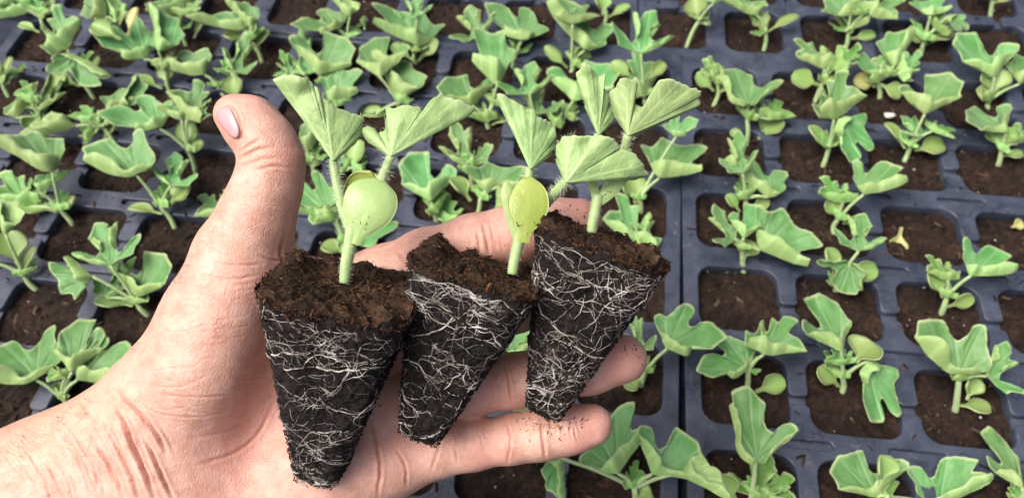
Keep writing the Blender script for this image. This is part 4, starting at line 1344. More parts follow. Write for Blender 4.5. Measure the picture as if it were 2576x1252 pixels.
disp = np.zeros(nvh)
red = np.zeros(nvh)
uv = HP[:, :2]
for (wd, dp, rd, pts) in CREASES:
    c = curve_pts(pts, 26)
    c = c + rr_.normal(size=c.shape) * 0.5
    mn, mx = c.min(0) - wd * 6, c.max(0) + wd * 6
    sel = np.where((uv[:, 0] > mn[0]) & (uv[:, 0] < mx[0]) & (uv[:, 1] > mn[1]) & (uv[:, 1] < mx[1]) & (front > 0.01))[0]
    if len(sel) == 0:
        continue
    q = uv[sel]
    dm = np.full(len(sel), 1e9)
    fd = np.zeros(len(sel))
    for k in range(len(c) - 1):
        ba = c[k + 1] - c[k]
        h = np.clip(((q - c[k]) @ ba) / (ba @ ba + 1e-9), 0, 1)
        dd = np.linalg.norm(q - c[k] - h[:, None] * ba, axis=1)
        tt = (k + h) / (len(c) - 1)
        up = dd < dm
        dm = np.where(up, dd, dm)
        fd = np.where(up, np.minimum(1, 4.5 * np.minimum(tt, 1 - tt) + 0.12), fd)
    w1 = np.exp(-(dm / wd) ** 2)
    w2 = np.exp(-((dm - 2.4 * wd) / (1.5 * wd)) ** 2)
    disp[sel] += 1.35 * (-dp * w1 + 0.32 * dp * w2) * 0.001 * fd * front[sel]
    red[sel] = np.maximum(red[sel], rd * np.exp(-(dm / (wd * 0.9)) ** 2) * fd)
# gentle unevenness of the flesh
disp += 0.00035 * fbm(HV * 55, 3) + 0.00010 * fbm(HV * 210, 2)
hme.vertices.foreach_set('co', (HV + HN * disp[:, None]).astype(np.float32).ravel())
hme.update()

flush = np.zeros(nvh)
for (u, v, r_, a) in [(1470, 560, 110, .75), (1600, 745, 100, .9), (1560, 905, 95, .65), (1480, 1075, 80, .6), (585, 275, 60, .35), (1290, 600, 120, .55),
                      (1230, 960, 120, .55), (1200, 1120, 90, .35), (600, 1150, 110, .55), (900, 1130, 110, .30), (1020, 1110, 70, .4), (690, 1040, 130, .5),
                      (610, 860, 110, .30), (650, 700, 90, .35), (720, 400, 60, .30), (420, 1080, 80, .2), (1080, 620, 120, .25), (1100, 900, 200, .45), (520, 1090, 90, .25)]:
    flush = np.maximum(flush, a * np.exp(-((uv[:, 0] - u) ** 2 + (uv[:, 1] - v) ** 2) / r_ ** 2))
flush *= 0.75 + 0.5 * NZ(HV * 120)
tan = smooth(420, 60, uv[:, 0]) * 0.9 * smooth(1300, 1000, uv[:, 1] + 0.35 * uv[:, 0])
att = hme.color_attributes.new('flush', 'FLOAT_COLOR', 'POINT')
cc = np.ones((nvh, 4), np.float32)
cc[:, 0] = np.clip(flush, 0, 1)
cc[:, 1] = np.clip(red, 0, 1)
cc[:, 2] = np.clip(tan, 0, 1)
att.data.foreach_set('color', cc.ravel())
hme.polygons.foreach_set('use_smooth', np.ones(len(hme.polygons), dtype=bool))
hme.materials.clear()
hme.materials.append(M_SKIN)
PERSON = empty('person', U(600, 1000, 0.275), "person's bare left hand, palm up, thumb raised, holding three plugs across the fingers", 'person')
hme.name = 'hand'
hme.transform(Matrix.Translation(-PERSON.location))
HAND = bpy.data.objects.new('hand', hme)
col.objects.link(HAND)
HAND.parent = PERSON

# BVH of the finished skin, for everything that lies on it
hvv = np.empty(nvh * 3, np.float32)
hme.vertices.foreach_get('co', hvv)
hvv = hvv.reshape(-1, 3).astype(float) + np.array(PERSON.location)
BV = BVHTree.FromPolygons([tuple(x) for x in hvv], [tuple(p.vertices) for p in hme.polygons])


def on_skin(u, v):
    D = unit(ray(u, v))
    h = BV.ray_cast(Vector(CAM), Vector(D))
    if h[0] is None:
        return None
    n = np.array(h[1])
    if n @ D > 0:
        n = -n
    return np.array(h[0]), n


# thumb nail: a thin curved plate seated on the skin
def nail(name, corners, nu=18, nv=22):
    # corners: base-left, base-right, tip-right, tip-left; sides are bowed
    bl, br, tr_, tl = [np.array(c, float) for c in corners]
    ax = (tl + tr_) / 2 - (bl + br) / 2
    V = []
    ok = []
    for j in range(nv):
        t = j / (nv - 1)
        for i in range(nu):
            s = i / (nu - 1) * 2 - 1
            wd = math.sqrt(max(0, 1 - (abs(2 * t - 1)) ** 4.5)) * 0.98 + 0.02
            c0 = bl * (1 - t) + tl * t
            c1 = br * (1 - t) + tr_ * t
            p = (c0 + c1) / 2 + (c1 - c0) / 2 * s * wd
            h = on_skin(*p)
            V.append(h[0] + h[1] * (0.00045 - 0.0005 * abs(s) ** 3) if h else None)
    good = [x for x in V if x is not None]
    for k in range(len(V)):
        if V[k] is None:
            V[k] = V[k - 1] if k and V[k - 1] is not None else good[0]
    V = np.array(V).reshape(nv, nu, 3)
    for _ in range(3):
        V[1:-1, 1:-1] = (V[:-2, 1:-1] + V[2:, 1:-1] + V[1:-1, :-2] + V[1:-1, 2:]) / 4
    i, j = np.meshgrid(np.arange(nv - 1), np.arange(nu - 1), indexing='ij')
    Fq = np.stack([i * nu + j, i * nu + j + 1, (i + 1) * nu + j + 1, (i + 1) * nu + j], -1).reshape(-1, 4)
    o = mesh(name, local(PERSON, V.reshape(-1, 3)), Fq, M_NAIL, PERSON)
    so = o.modifiers.new('s', 'SOLIDIFY')
    so.thickness = 0.0005
    so.offset = 1
    return o


nail('thumb_nail', [(592, 354), (607, 334), (576, 260), (537, 290)])


# hairs of the wrist and forearm
hb = Bag()
hr = np.random.default_rng(9)
cnt = 0
zones = []
for k in range(330):
    t = hr.random()
    if k < 170:                                   # dense tuft on the wrist edge
        u0, v0 = 130 + 180 * t, 1012 - 150 * t + abs(hr.normal()) * 11 - 3
    elif k < 250:                                 # along the forearm
        u0, v0 = -10 + 260 * t, 1130 - 150 * t + abs(hr.normal()) * 60
    else:                                         # up the thumb edge
        u0, v0 = 300 + 260 * t + hr.normal() * 8, 890 - 350 * t + hr.normal() * 14 + 12
    h = on_skin(u0, v0)
    if h is None:
        continue
    p, n = h
    L = (0.004 + 0.008 * hr.random()) * (1.0 if k < 250 else 0.45)
    d0 = unit(n * (0.5 + .3 * hr.random()) + (-RIGHT * (0.2 + hr.normal() * .7) + DOWN * (0.1 + hr.normal() * .6)))
    d1 = unit(d0 + hr.normal(size=3) * 0.5 - n * 0.7)
    pts = curve_pts([p - n * .0003, p + d0 * L * .5, p + d0 * L * .5 + d1 * L * .5], 6)
    V, Fq = tube(pts, np.linspace(0.000045, 0.000012, 6), 3, cap=False)
    hb.add(V, Fq)
V, Fq, _ = hb.arrays()
o = mesh('arm_hair', local(PERSON, V), Fq, M_ARMHAIR, PERSON)
o['kind'] = 'stuff'

# ------------------------------------------------------------------ the three held plugs
class PlugShape:
    """tapered rounded-square soil plug between a top rim and a small foot, given by picture points"""

    def __init__(self, top, bot, d0, hw0, hw1, tilt_depth, spin, seed, skew=0.0, depth_ratio=1.0):
        self.A = U(top[0], top[1], d0)
        self.B = U(bot[0], bot[1], d0 + tilt_depth)
        self.ax = unit(self.B - self.A)
        x = unit(RIGHT - self.ax * (RIGHT @ self.ax))
        z = unit(np.cross(x, self.ax))
        if z @ FWD > 0:
            z = -z
        c, s = math.cos(spin), math.sin(spin)
        self.X = c * x + s * z
        self.Z = -s * x + c * z
        self.h0, self.h1 = hw0 * d0 / F, hw1 * (d0 + tilt_depth) / F
        self.L = np.linalg.norm(self.B - self.A)
        self.seed = seed
        self.skew = skew
        self.dr = depth_ratio
        # the rim is cut level with the tray, not square to the axis
    def sect(self, a, n=5.0):
        c, s = np.cos(a), np.sin(a)
        r = (np.abs(c) ** n + np.abs(s) ** n) ** (-1 / n)
        return r * c, r * s

    def pt(self, a, h):
        a, h = np.broadcast_arrays(np.asarray(a, float), np.asarray(h, float))
        sx, sz = self.sect(a, 4.5)
        hw = self.h0 + (self.h1 - self.h0) * h
        c = self.A + (self.B - self.A) * h[..., None]
        off = self.skew * sx * self.h0 * (1 - h)      # slanting rim
        return c + (sx * hw)[..., None] * self.X + (sz * hw * self.dr)[..., None] * self.Z + off[..., None] * self.ax

    def normal(self, a, h):
        e = 1e-3
        du = self.pt(a + e, h) - self.pt(a - e, h)
        dh = self.pt(a, h + e) - self.pt(a, h - e)
        n = np.cross(du, dh)
        n /= np.linalg.norm(n, axis=-1)[..., None] + 1e-12
        c = self.A + (self.B - self.A) * np.asarray(h)[..., None]
        sg = np.sign(((self.pt(a, h) - c) * n).sum(-1))[..., None]
        return n * sg


def rough(p, seed):
    return 0.00075 * fbm((p + seed) * 420, 3, 0.65) + 0.0008 * NZ((p + seed) * 130)


PAL_TOP = [(0.014, 0.008, 0.005), (0.032, 0.018, 0.009), (0.022, 0.012, 0.007), (0.06, 0.030, 0.014), (0.085, 0.05, 0.026), (0.045, 0.02, 0.01), (0.010, 0.007, 0.006), (0.012, 0.009, 0.007), (0.14, 0.055, 0.02)]
PAL_SIDE = [(0.010, 0.008, 0.008), (0.018, 0.013, 0.012), (0.03, 0.02, 0.017), (0.007, 0.006, 0.006)]


def build_plug(thing, S, stem_px, nroots, seed, bumps=()):
    r = np.random.default_rng(seed)
    nA, nH = 230, 130
    a = np.linspace(0, 2 * math.pi, nA, endpoint=False)
    h = np.r_[np.linspace(0, 1, nH)]
    aa, hh = np.meshgrid(a, h, indexing='xy')
    Vs = S.pt(aa, hh)
    Ns = S.normal(aa, hh)
    Vs = Vs + Ns * (rough(Vs, seed) - 0.0006 * smooth(0.05, 0, hh) - 0.0010 * smooth(0.95, 1, hh))[..., None]
    # ragged rim
    rim = smooth(0.05, 0.0, hh) * (0.0024 * NZ(Vs * 170 + seed) + 0.0018 * NZ(Vs * 420))
    Vs = Vs - S.ax * rim[..., None]
    V = [Vs.reshape(-1, 3)]
    Fc = []
    i, j = np.meshgrid(np.arange(nH - 1), np.arange(nA), indexing='ij')
    j2 = (j + 1) % nA
    Fc.append(np.stack([i * nA + j, (i + 1) * nA + j, (i + 1) * nA + j2, i * nA + j2], -1).reshape(-1, 4))
    nside = nH * nA
    # top: rings shrinking to the middle
    nT = 44
    topc = S.A + 0 * S.ax
    rimv = Vs[0]
    off = nside
    rings = []
    for k in range(1, nT + 1):
        s = 1 - k / nT
        q = topc + (rimv - topc) * max(s, 0.002)
        n_ = 0.0011 * NZ(q * 110 + seed) + 0.0012 * fbm(q * 330 + seed, 3, 0.65) + 0.0014 * smooth(1.0, 0.75, np.full(nA, s)) * 0.4
        n_ = n_ * smooth(0, 0.12, np.full(nA, 1 - s))
        for (bu, bv, br, bh) in bumps:
            pq = to_px(q)
            n_ = n_ + bh * np.exp(-((pq[:, 0] - bu) ** 2 + (pq[:, 1] - bv) ** 2) / br ** 2)
        rings.append(q - S.ax * n_[:, None])
    V.append(np.concatenate(rings))
    jj = np.arange(nA)
    k2 = (jj + 1) % nA
    prev = np.arange(nA)
    for k in range(nT):
        cur = off + k * nA + jj
        Fc.append(np.stack([prev, prev[k2], cur[k2], cur], -1))
        prev = cur
    # foot
    boff = off + nT * nA
    foot = []
    rb = Vs[-1]
    cb = S.B
    for s in (0.75, 0.45, 0.15, 0.01):
        q = cb + (rb - cb) * s
        foot.append(q + S.ax * (0.0012 + rough(q, seed))[:, None])
    V.append(np.concatenate(foot))
    prev = (nH - 1) * nA + jj
    for k in range(4):
        cur = boff + k * nA + jj
        Fc.append(np.stack([prev, cur, cur[k2], prev[k2]], -1))
        prev = cur
    V = np.concatenate(V)
    Fc = np.concatenate(Fc)
    cen = (S.A + S.B) / 2
    midx = np.zeros(len(Fc), int)
    topf = np.zeros(len(V), bool)
    topf[nside:nside + nT * nA] = True
    hn = (hh < 0.025 + 0.04 * NZ(Vs * 230 + seed)).ravel()
    topf[:nside] = hn
    midx[topf[Fc].all(1)] = 1
    plug = mesh('root_plug', local(thing, V), Fc, None, thing, mats=[M_PLUG, M_PLUGTOP], midx=midx)
    # loose fibres over the top and the flanks
    rg = np.concatenate([Vs[:1]] + [x[None] for x in rings], 0)
    m = 2600
    ii, jj = r.integers(0, nT - 1, m), r.integers(0, nA, m)
    keep = r.random(m) < (1 - ii / nT) ** 0.8 + 0.05
    pos = rg[ii, jj][keep]
    nrm = np.tile(-S.ax, (len(pos), 1)) + r.normal(size=(len(pos), 3)) * 0.35
    pos = pos - S.ax * 0.0003
    C1 = chip_bag(pos, nrm, (0.0007, 0.0026), PAL_TOP, seed + 1, 0.65)
    m = 5200
    a_, h_ = r.random(m) * 2 * math.pi, r.random(m)
    pos = S.pt(a_, h_)
    nrm = S.normal(a_, h_)
    C2 = chip_bag(pos + nrm * 0.0003, nrm + r.normal(size=nrm.shape) * 0.4, (0.0005, 0.0024), PAL_SIDE, seed + 2, 0.6)
    m = 900
    a_, h_ = r.random(m) * 2 * math.pi, np.abs(r.normal(size=m)) * 0.025
    nrm = S.normal(a_, h_)
    C3_ = chip_bag(S.pt(a_, h_) + nrm * 0.0004, nrm + r.normal(size=nrm.shape) * 0.5, (0.0008, 0.0028), PAL_TOP, seed + 9, 0.5)
    Vc = np.vstack([C1[0], C2[0], C3_[0]])
    Fa = np.vstack([C1[1], C2[1] + len(C1[0]), C3_[1] + len(C1[0]) + len(C2[0])])
    Cc = np.vstack([C1[2], C2[2], C3_[2]])
    o = mesh('peat_fibres', local(thing, Vc), clean_quads(Fa), M_CHIP, plug, smooth=False, attr={'tint': Cc})
    o['kind'] = 'stuff'
    # roots creeping over the flanks
    aF = math.atan2(*(np.array([-(FWD @ S.Z), -(FWD @ S.X)])))      # direction facing the viewer

    def root_path(a0, h0, ang, L, wig):
        a_, h_ = a0, h0
        pa = []
        steps = max(6, int(L / 0.0011))
        for k in range(steps):
            hw = S.h0 + (S.h1 - S.h0) * np.clip(h_, 0, 1)
            pa.append((a_, h_))
            ang += r.normal() * wig
            ang += 0.05 * (-math.sin(2 * ang)) * (0.6 if h_ < .8 else 2)   # settle towards running round the plug
            a_ += 0.0011 * math.cos(ang) / hw
            h_ += 0.0011 * math.sin(ang) / S.L
            if h_ < 0.06 or h_ > 0.985:
                ang = -ang
                h_ = min(max(h_, 0.06), 0.985)
        pa = np.array(pa)
        p = S.pt(pa[:, 0], pa[:, 1])
        n = S.normal(pa[:, 0], pa[:, 1])
        return p, n, pa
    made = 0
    fine = Bag()
    starts = []
    for k in range(nroots):
        frontal = r.random() < 0.8
        a0 = aF + (r.normal() * 0.75 if frontal else math.pi + r.normal() * 0.9)
        h0 = 0.05 + 0.91 * r.random() ** 1.45
        if k > 25 and r.random() < 0.35 and starts:      # branch off an older root
            a0, h0 = starts[r.integers(0, len(starts))]
        ang = r.choice([0, math.pi]) + r.normal() * 0.75
        L = 0.009 + 0.036 * r.random() ** 1.5
        R0 = 0.00010 + 0.00028 * r.random() ** 3.0
        p, n, pa = root_path(a0, h0, ang, L, 0.26)
        for q in pa[::5]:
            starts.append(tuple(q))
        lift = rough(p, seed) + R0 * (0.5 + 1.1 * NZ(p * 230 + seed))
        pts = p + n * lift[:, None]
        rr = np.linspace(1, 0.35, len(p)) * R0
        V, Fq = tube(pts, rr, 5)
        mesh('root', local(thing, V), clean_quads(Fq), M_ROOT, plug)
        for b in range(r.integers(1, 5)):
            q = pa[r.integers(0, len(pa))]
            p2, n2, _ = root_path(q[0], q[1], r.random() * 6.28, 0.003 + 0.008 * r.random(), 0.35)
            V, Fq = tube(p2 + n2 * (rough(p2, seed) + 0.00010)[:, None], np.linspace(0.00011, 0.00004, len(p2)), 3, cap=False)
            fine.add(V, Fq)
    V, Fq, _ = fine.arrays()
    o = mesh('root_hairs', local(thing, V), Fq, M_ROOT, plug)
    o['kind'] = 'stuff'
    return plug


def hairs_on(obj_pts, obj_nrm, n, Lr, seed, thing, parent, name='fine_hairs'):
    r = np.random.default_rng(seed)
    b = Bag()
    for k in r.integers(0, len(obj_pts), n):
        p, nn = obj_pts[k], obj_nrm[k]
        L = Lr * (0.5 + r.random())
        d = unit(nn + r.normal(size=3) * 0.35)
        V, Fq = tube([p, p + d * L * .5, p + d * L + r.normal(size=3) * L * .1], [0.00005, 0.00004, 0.000012], 3, cap=False)
        b.add(V, Fq)
    V, Fq, _ = b.arrays()
    o = mesh(name, local(thing, V), Fq, M_HAIR, parent)
    o['kind'] = 'stuff'
    return o


def big_stem(thing, ctrl, d, r0, r1, name='stem', parent=None, hair=0, Lh=0.0014, seed=1, n=16):
    ctrl = [U(c[0], c[1], d + (c[2] if len(c) > 2 else 0)) for c in ctrl]
    pts = curve_pts(ctrl, 26)
    rr = np.linspace(r0, r1, 26) * d / F 
    V, Fq = tube(pts, rr, n)
    # shallow ribs along the stem
    o = mesh(name, local(thing, V), clean_quads(Fq), M_STEM, parent or thing)
    if hair:
        cen = np.repeat(pts, n, 0)
        nr = V[:len(cen)] - cen
        nr /= np.linalg.norm(nr, axis=1)[:, None] + 1e-12
        hairs_on(V[:len(cen)], nr, hair, Lh, seed, thing, o if not parent else o, 'fine_hairs')
    return o


def traced_leaf(thing, base, outline, d, mat, name='leaf', curve=0.0, lean=(0, 0), fold=0.0, foldax=(0, -1), ruffle=0.0, seed=1,
                under=1, hair=0, thick=0.0006, veins=(), nsub=4, bulge=0.16):
    """blade spread from its stalk at `base`; outline in picture points at depth d; depth varies smoothly over it"""
    r = np.random.default_rng(seed)
    o = np.array(outline, float)
    # resample, then add small irregular teeth
    P_ = np.vstack([o, o[:1]]) if False else o
    seg = np.linalg.norm(np.diff(P_, axis=0), axis=1)
    s = np.r_[0, np.cumsum(seg)]
    nT = 150
    t = np.linspace(0, s[-1], nT)
    Q = np.stack([np.interp(t, s, P_[:, 0]), np.interp(t, s, P_[:, 1])], -1)
    Qs = Q.copy()
    for _ in range(3):
        Qs[1:-1] = (Qs[:-2] + 2 * Qs[1:-1] + Qs[2:]) / 4
    Q = Qs
    tn = np.gradient(Q, axis=0)
    nn = np.stack([-tn[:, 1], tn[:, 0]], -1)
    nn /= np.linalg.norm(nn, axis=1)[:, None] + 1e-9
    tk = t / 24 + 0.55 * np.sin(t / 37 + seed) + 0.3 * np.sin(t / 13.3 + 2 * seed)
    sw = tk % 1
    wig = -5.0 * (np.minimum(sw / 0.7, (1 - sw) / 0.3) - 0.5) * (0.1 + 0.9 * np.abs(np.sin(t / 61 + seed))) + 1.2 * np.sin(t / 5.1 + 2 * seed)
    Q = Q + nn * (wig + 3.0 * np.sin(t / 21 + 3 * seed))[:, None] * smooth(0, 25, t)[:, None] * smooth(s[-1], s[-1] - 25, t)[:, None]
    b = np.array(base, float)
    nS = 26
    S = np.linspace(0, 1, nS) ** 0.8
    uv_ = b + (Q - b)[None] * S[:, None, None]
    rel = uv_ - b
    size = np.abs(Q - b).max()
    dep = d + (rel[..., 0] * lean[0] + rel[..., 1] * lean[1]) * d / F
    fa = unit(np.array(foldax))
    side = np.abs(rel[..., 0] * fa[1] - rel[..., 1] * fa[0])
    dep += fold * side * d / F + curve * (side / size) ** 2 * size * d / F
    dep += bulge * size * d / F * S[:, None] ** 2
    tt = np.linspace(0, 1, nT)[None]
    dep += ruffle * smooth(0.62, 1.0, S)[:, None] * (np.sin(tt * 17 + seed) + 0.5 * np.sin(tt * 31 + 2 * seed))
    dep += 0.0016 * smooth(0.1, 0.9, S)[:, None] * fbm(np.stack([uv_[..., 0] / 62, uv_[..., 1] / 62, np.full_like(dep, seed * 1.7)], -1), 2)
    dep += 0.0012 * smooth(0.4, 1.0, S)[:, None] * NZ(np.stack([uv_[..., 0] / 34, uv_[..., 1] / 34, np.full_like(dep, seed * 3.3)], -1))
    pt = CAM + (np.stack([(uv_[..., 0] - CU) / F, (uv_[..., 1] - CV) / F, np.ones_like(dep)], -1) @ RC) * dep[..., None]
    # roll of the rim: the last ring turns over towards the far side
    vd = np.zeros_like(dep)
    for (vu, vv, w0) in veins:
        ba = np.array([vu, vv]) - b
        h = np.clip((rel @ ba) / (ba @ ba), 0, 1)
        dd = np.linalg.norm(rel - h[..., None] * ba, axis=-1)
        vd = np.maximum(vd, np.exp(-(dd / (w0 * .62 * (1.15 - 0.8 * h))) ** 2))
        # side veins
        for q in np.linspace(0.22, 0.85, nsub):
            for sg in (-1, 1):
                p0 = ba * q
                an = math.atan2(ba[1], ba[0]) + sg * (0.75 + 0.1 * r.normal())
                L = np.linalg.norm(ba) * (0.40 + .1 * r.random()) * (1.1 - q * .6)
                e = np.array([math.cos(an), math.sin(an)])
                al = np.clip((rel - p0) @ e, 0, L)
                cv = p0 + al[..., None] * e
                dd = np.linalg.norm(rel - cv, axis=-1)
                vd = np.maximum(vd, 0.75 * np.exp(-(dd / (w0 * 0.36)) ** 2) * (1 - 0.5 * al / L))
    mg = np.broadcast_to(smooth(0.955, 1.0, S)[:, None], dep.shape)
    data = np.stack([mg, vd, np.zeros_like(dep)], -1).reshape(-1, 3)
    # underside veins stand proud towards the viewer
    pt = pt - (0.00012 * vd)[..., None] * FWD * (1 if under else -0.5)
    if under:
        V, Fq, dt = thicken(pt[:, ::-1].reshape(-1, 3), nT, nS, data.reshape(nS, nT, 3)[:, ::-1].reshape(-1, 3), thick)
    else:
        V, Fq, dt = thicken(pt.reshape(-1, 3), nT, nS, data, thick)
    ob = mesh(name, local(thing, V), Fq, mat, thing, attr={'leafdata': dt})
    # which sheet faces the viewer decides which is the underside
    me = ob.data
    nh = len(V) // 2
    n_first = np.zeros(3)
    for p in list(me.polygons)[:400]:
        n_first += np.array(p.normal)
    first_faces_us = n_first @ FWD < 0
    if first_faces_us == bool(under):
        at = me.color_attributes['leafdata']
        c = np.ones((len(V), 4), np.float32)
        c[:, :3] = dt
        c[:nh, 2], c[nh:, 2] = 1, 0
        at.data.foreach_set('color', c.ravel())
    if hair:
        e = pt[-1]
        g = pt[-1] - pt[-3]
        g /= np.linalg.norm(g, axis=1)[:, None] + 1e-12
        sel = np.r_[0:34, nT - 34:nT]
        hairs_on(e[sel], g[sel] - 0.3 * FWD, hair, 0.0011, seed + 3, thing, ob, 'fine_hairs')
    return ob


def spoon_cot(thing, axis, widths, d, bulge, under=1, droop=0.0, mat=None, seed=1, dtip=0.0):
    """thick smooth seed leaf; axis and half widths in picture points from its stalk to its tip"""
    nS, nT = 44, 25
    ax = curve_pts(axis, nS)
    tw = np.linspace(0, 1, len(widths))
    w_ = np.interp(np.linspace(0, 1, nS), tw, widths)
    for _ in range(3):
        w_[1:-1] = (w_[:-2] + 2 * w_[1:-1] + w_[2:]) / 4
    tg = np.gradient(ax, axis=0)
    tg /= np.linalg.norm(tg, axis=1)[:, None]
    nr = np.stack([-tg[:, 1], tg[:, 0]], -1)
    u = np.linspace(-1, 1, nT)
    uv_ = ax[:, None] + nr[:, None] * (w_[:, None] * u[None])[..., None]
    S = np.linspace(0, 1, nS)[:, None]
    dep = d + (-bulge * w_[:, None] * np.sqrt(1 - 0.96 * u[None] ** 2) + droop * S ** 2 * w_.max()) * d / F + dtip * S
    dep = dep + 0.00010 * fbm(np.stack([uv_[..., 0] / 25, uv_[..., 1] / 25, np.full_like(dep, seed * 2.1)], -1), 2)
    pt = CAM + (np.stack([(uv_[..., 0] - CU) / F, (uv_[..., 1] - CV) / F, np.ones_like(dep)], -1) @ RC) * dep[..., None]
    m = smooth(0.88, 1.0, np.abs(u))[None] * np.ones_like(S) * 0.4
    ve = np.exp(-((np.abs(u[None]) * w_[:, None]) / 3.5) ** 2) * 0.35 * (1 - S)
    data = np.stack([m, ve, np.full_like(dep, float(under))], -1).reshape(-1, 3)
    V, Fq, dt = thicken(pt.reshape(-1, 3), nT, nS, data, 0.0011)
    dt[:, 2] = float(under)
    o = nS * nT
    ii = np.arange(nS - 1)
    F1 = np.stack([ii * nT, ii * nT + o, (ii + 1) * nT + o, (ii + 1) * nT], -1)[:, ::-1]
    F2 = np.stack([ii * nT + nT - 1, ii * nT + nT - 1 + o, (ii + 1) * nT + nT - 1 + o, (ii + 1) * nT + nT - 1], -1)
    ob = mesh('cotyledon', local(thing, V), np.vstack([Fq, F1, F2]), mat or M_COT, thing, attr={'leafdata': dt})
    # flecks of peat stuck to the lower half
    r = np.random.default_rng(seed)
    k = r.integers(int(nS * .18), int(nS * .45), 11)
    jx = r.integers(3, nT - 3, 11)
    vw = unit(CAM - pt[k, jx].mean(0))
    C = chip_bag(pt[k, jx] + vw * 0.0007, np.tile(vw, (11, 1)), (0.0003, 0.0011), [(0.05, 0.03, 0.015), (0.10, 0.07, 0.02)], seed, 0.95)
    q = mesh('peat_flecks', local(thing, C[0]), clean_quads(C[1]), M_CHIP, ob, smooth=False, attr={'tint': C[2]})
    q['kind'] = 'stuff'
    return ob


HELD = 'three plug seedlings held in the hand'

# --- left held seedling
S1 = PlugShape((870, 722), (801, 1196), 0.2375, 188, 50, 0.0185, 0.06, 1, skew=0.02)
T1 = empty('melon_seedling', S1.A, 'leftmost held seedling beside the thumb, one round glossy seed leaf, two big fan leaves', 'seedling', HELD)
build_plug(T1, S1, None, 112, 41, bumps=[(735, 665, 30, .004)])
d1 = 0.2375
big_stem(T1, [(866, 712), (872, 660), (884, 600), (893, 560)], d1, 13, 20, hair=220, Lh=0.0007, seed=3)
spoon_cot(T1, [(889, 600), (888, 560), (893, 520), (908, 480), (926, 452), (936, 434)], [12, 18, 32, 42, 44, 34, 3], d1 + 0.004, -0.25, under=0, seed=5)
spoon_cot(T1, [(888, 612), (902, 580), (917, 545), (932, 510), (945, 482), (956, 454)], [15, 18, 33, 54, 64, 66, 62, 48, 8], d1 - 0.001, 0.28, under=1, droop=0.35, seed=6)
l = traced_leaf(T1, (838, 403), [(838, 403), (805, 350), (770, 300), (745, 262), (722, 232), (700, 212), (681, 202), (698, 193), (738, 191), (772, 198), (796, 214), (806, 240), (806, 252),
                                 (818, 250), (828, 262), (848, 275), (872, 276), (890, 285), (914, 290), (911, 318), (904, 342), (884, 372), (862, 392), (838, 403)],
                d1 - 0.001, M_BIG, fold=0.22, foldax=(-0.12, -1), seed=5, hair=130, lean=(0.05, 0.25), veins=[(720, 212, 5), (812, 262, 6), (895, 300, 4.5)])
big_stem(T1, [(886, 580), (862, 520), (846, 450), (838, 400)], d1 + 0.001, 16, 10, 'leaf_stalk', l, hair=330, Lh=0.0014, seed=7)
l = traced_leaf(T1, (984, 392), [(984, 392), (950, 375), (918, 352), (912, 335), (914, 322), (928, 318), (945, 335), (958, 338), (966, 328), (972, 298), (973, 268), (988, 278), (1000, 277),
                                 (1010, 262), (1022, 266), (1036, 262), (1054, 266), (1066, 272), (1048, 295), (1032, 318), (1022, 330), (1030, 332), (1048, 312), (1062, 285), (1078, 265),
                                 (1098, 246), (1114, 231), (1120, 243), (1138, 247), (1156, 247), (1165, 258), (1184, 268), (1196, 277), (1178, 290), (1150, 303), (1110, 317),
                                 (1070, 340), (1034, 360), (1008, 380), (984, 392)],
                d1 - 0.001, M_BIG, fold=0.22, foldax=(0.25, -1), seed=8, hair=130, lean=(-0.05, 0.25), veins=[(930, 335, 4), (990, 290, 4.5), (1050, 280, 4.5), (1165, 275, 5)])
big_stem(T1, [(905, 575, .003), (935, 500, .004), (965, 440, .002), (984, 392)], d1, 15, 11, 'leaf_stalk', l, hair=330, Lh=0.0014, seed=9)

# --- middle held seedling
S2 = PlugShape((1206, 676), (1057, 1092), 0.2440, 166, 50, 0.0095, 0.12, 2, skew=-0.05, depth_ratio=0.9)
T2 = empty('melon_seedling', S2.A, 'middle held seedling, tilted dark plug and one paddle-shaped yellow-green seed leaf', 'seedling', HELD)
build_plug(T2, S2, None, 88, 42, bumps=[(1090, 625, 28, .004), (1200, 640, 30, .002)])
d2 = 0.2425
big_stem(T2, [(1288, 690), (1297, 640), (1308, 600), (1316, 570)], d2, 12.5, 17, hair=170, Lh=0.0007, seed=13)
spoon_cot(T2, [(1308, 606), (1298, 570), (1286, 530), (1276, 490), (1276, 456)], [12, 14, 14, 15, 15, 12, 3], d2 + 0.002, 0.3, under=1, seed=15)
spoon_cot(T2, [(1315, 610), (1320, 575), (1327, 535), (1330, 495), (1325, 446)], [13, 14, 18, 31, 43, 49, 50, 46, 34, 6], d2 - 0.005, 0.13, under=0, droop=0.45, seed=16)
l = traced_leaf(T2, (1334, 424), [(1334, 424), (1322, 400), (1311, 370), (1294, 325), (1272, 280), (1256, 252), (1248, 240), (1262, 236), (1272, 246), (1284, 250), (1296, 258), (1314, 262),
                                  (1322, 275), (1340, 272), (1350, 290), (1362, 303), (1384, 308), (1392, 322), (1404, 332), (1398, 350), (1376, 358), (1356, 366), (1362, 372), (1392, 358), (1398, 368),
                                  (1382, 394), (1358, 412), (1334, 424)],
                d2 - 0.002, M_BIG, fold=0.22, foldax=(-.1, -1), seed=21, hair=110, lean=(.1, .25), veins=[(1262, 250, 5), (1335, 285, 5), (1392, 325, 4)])
big_stem(T2, [(1314, 580, .002), (1318, 520, .003), (1326, 470, .001), (1334, 424)], d2, 15, 10, 'leaf_stalk', l, hair=260, Lh=0.0014, seed=23)
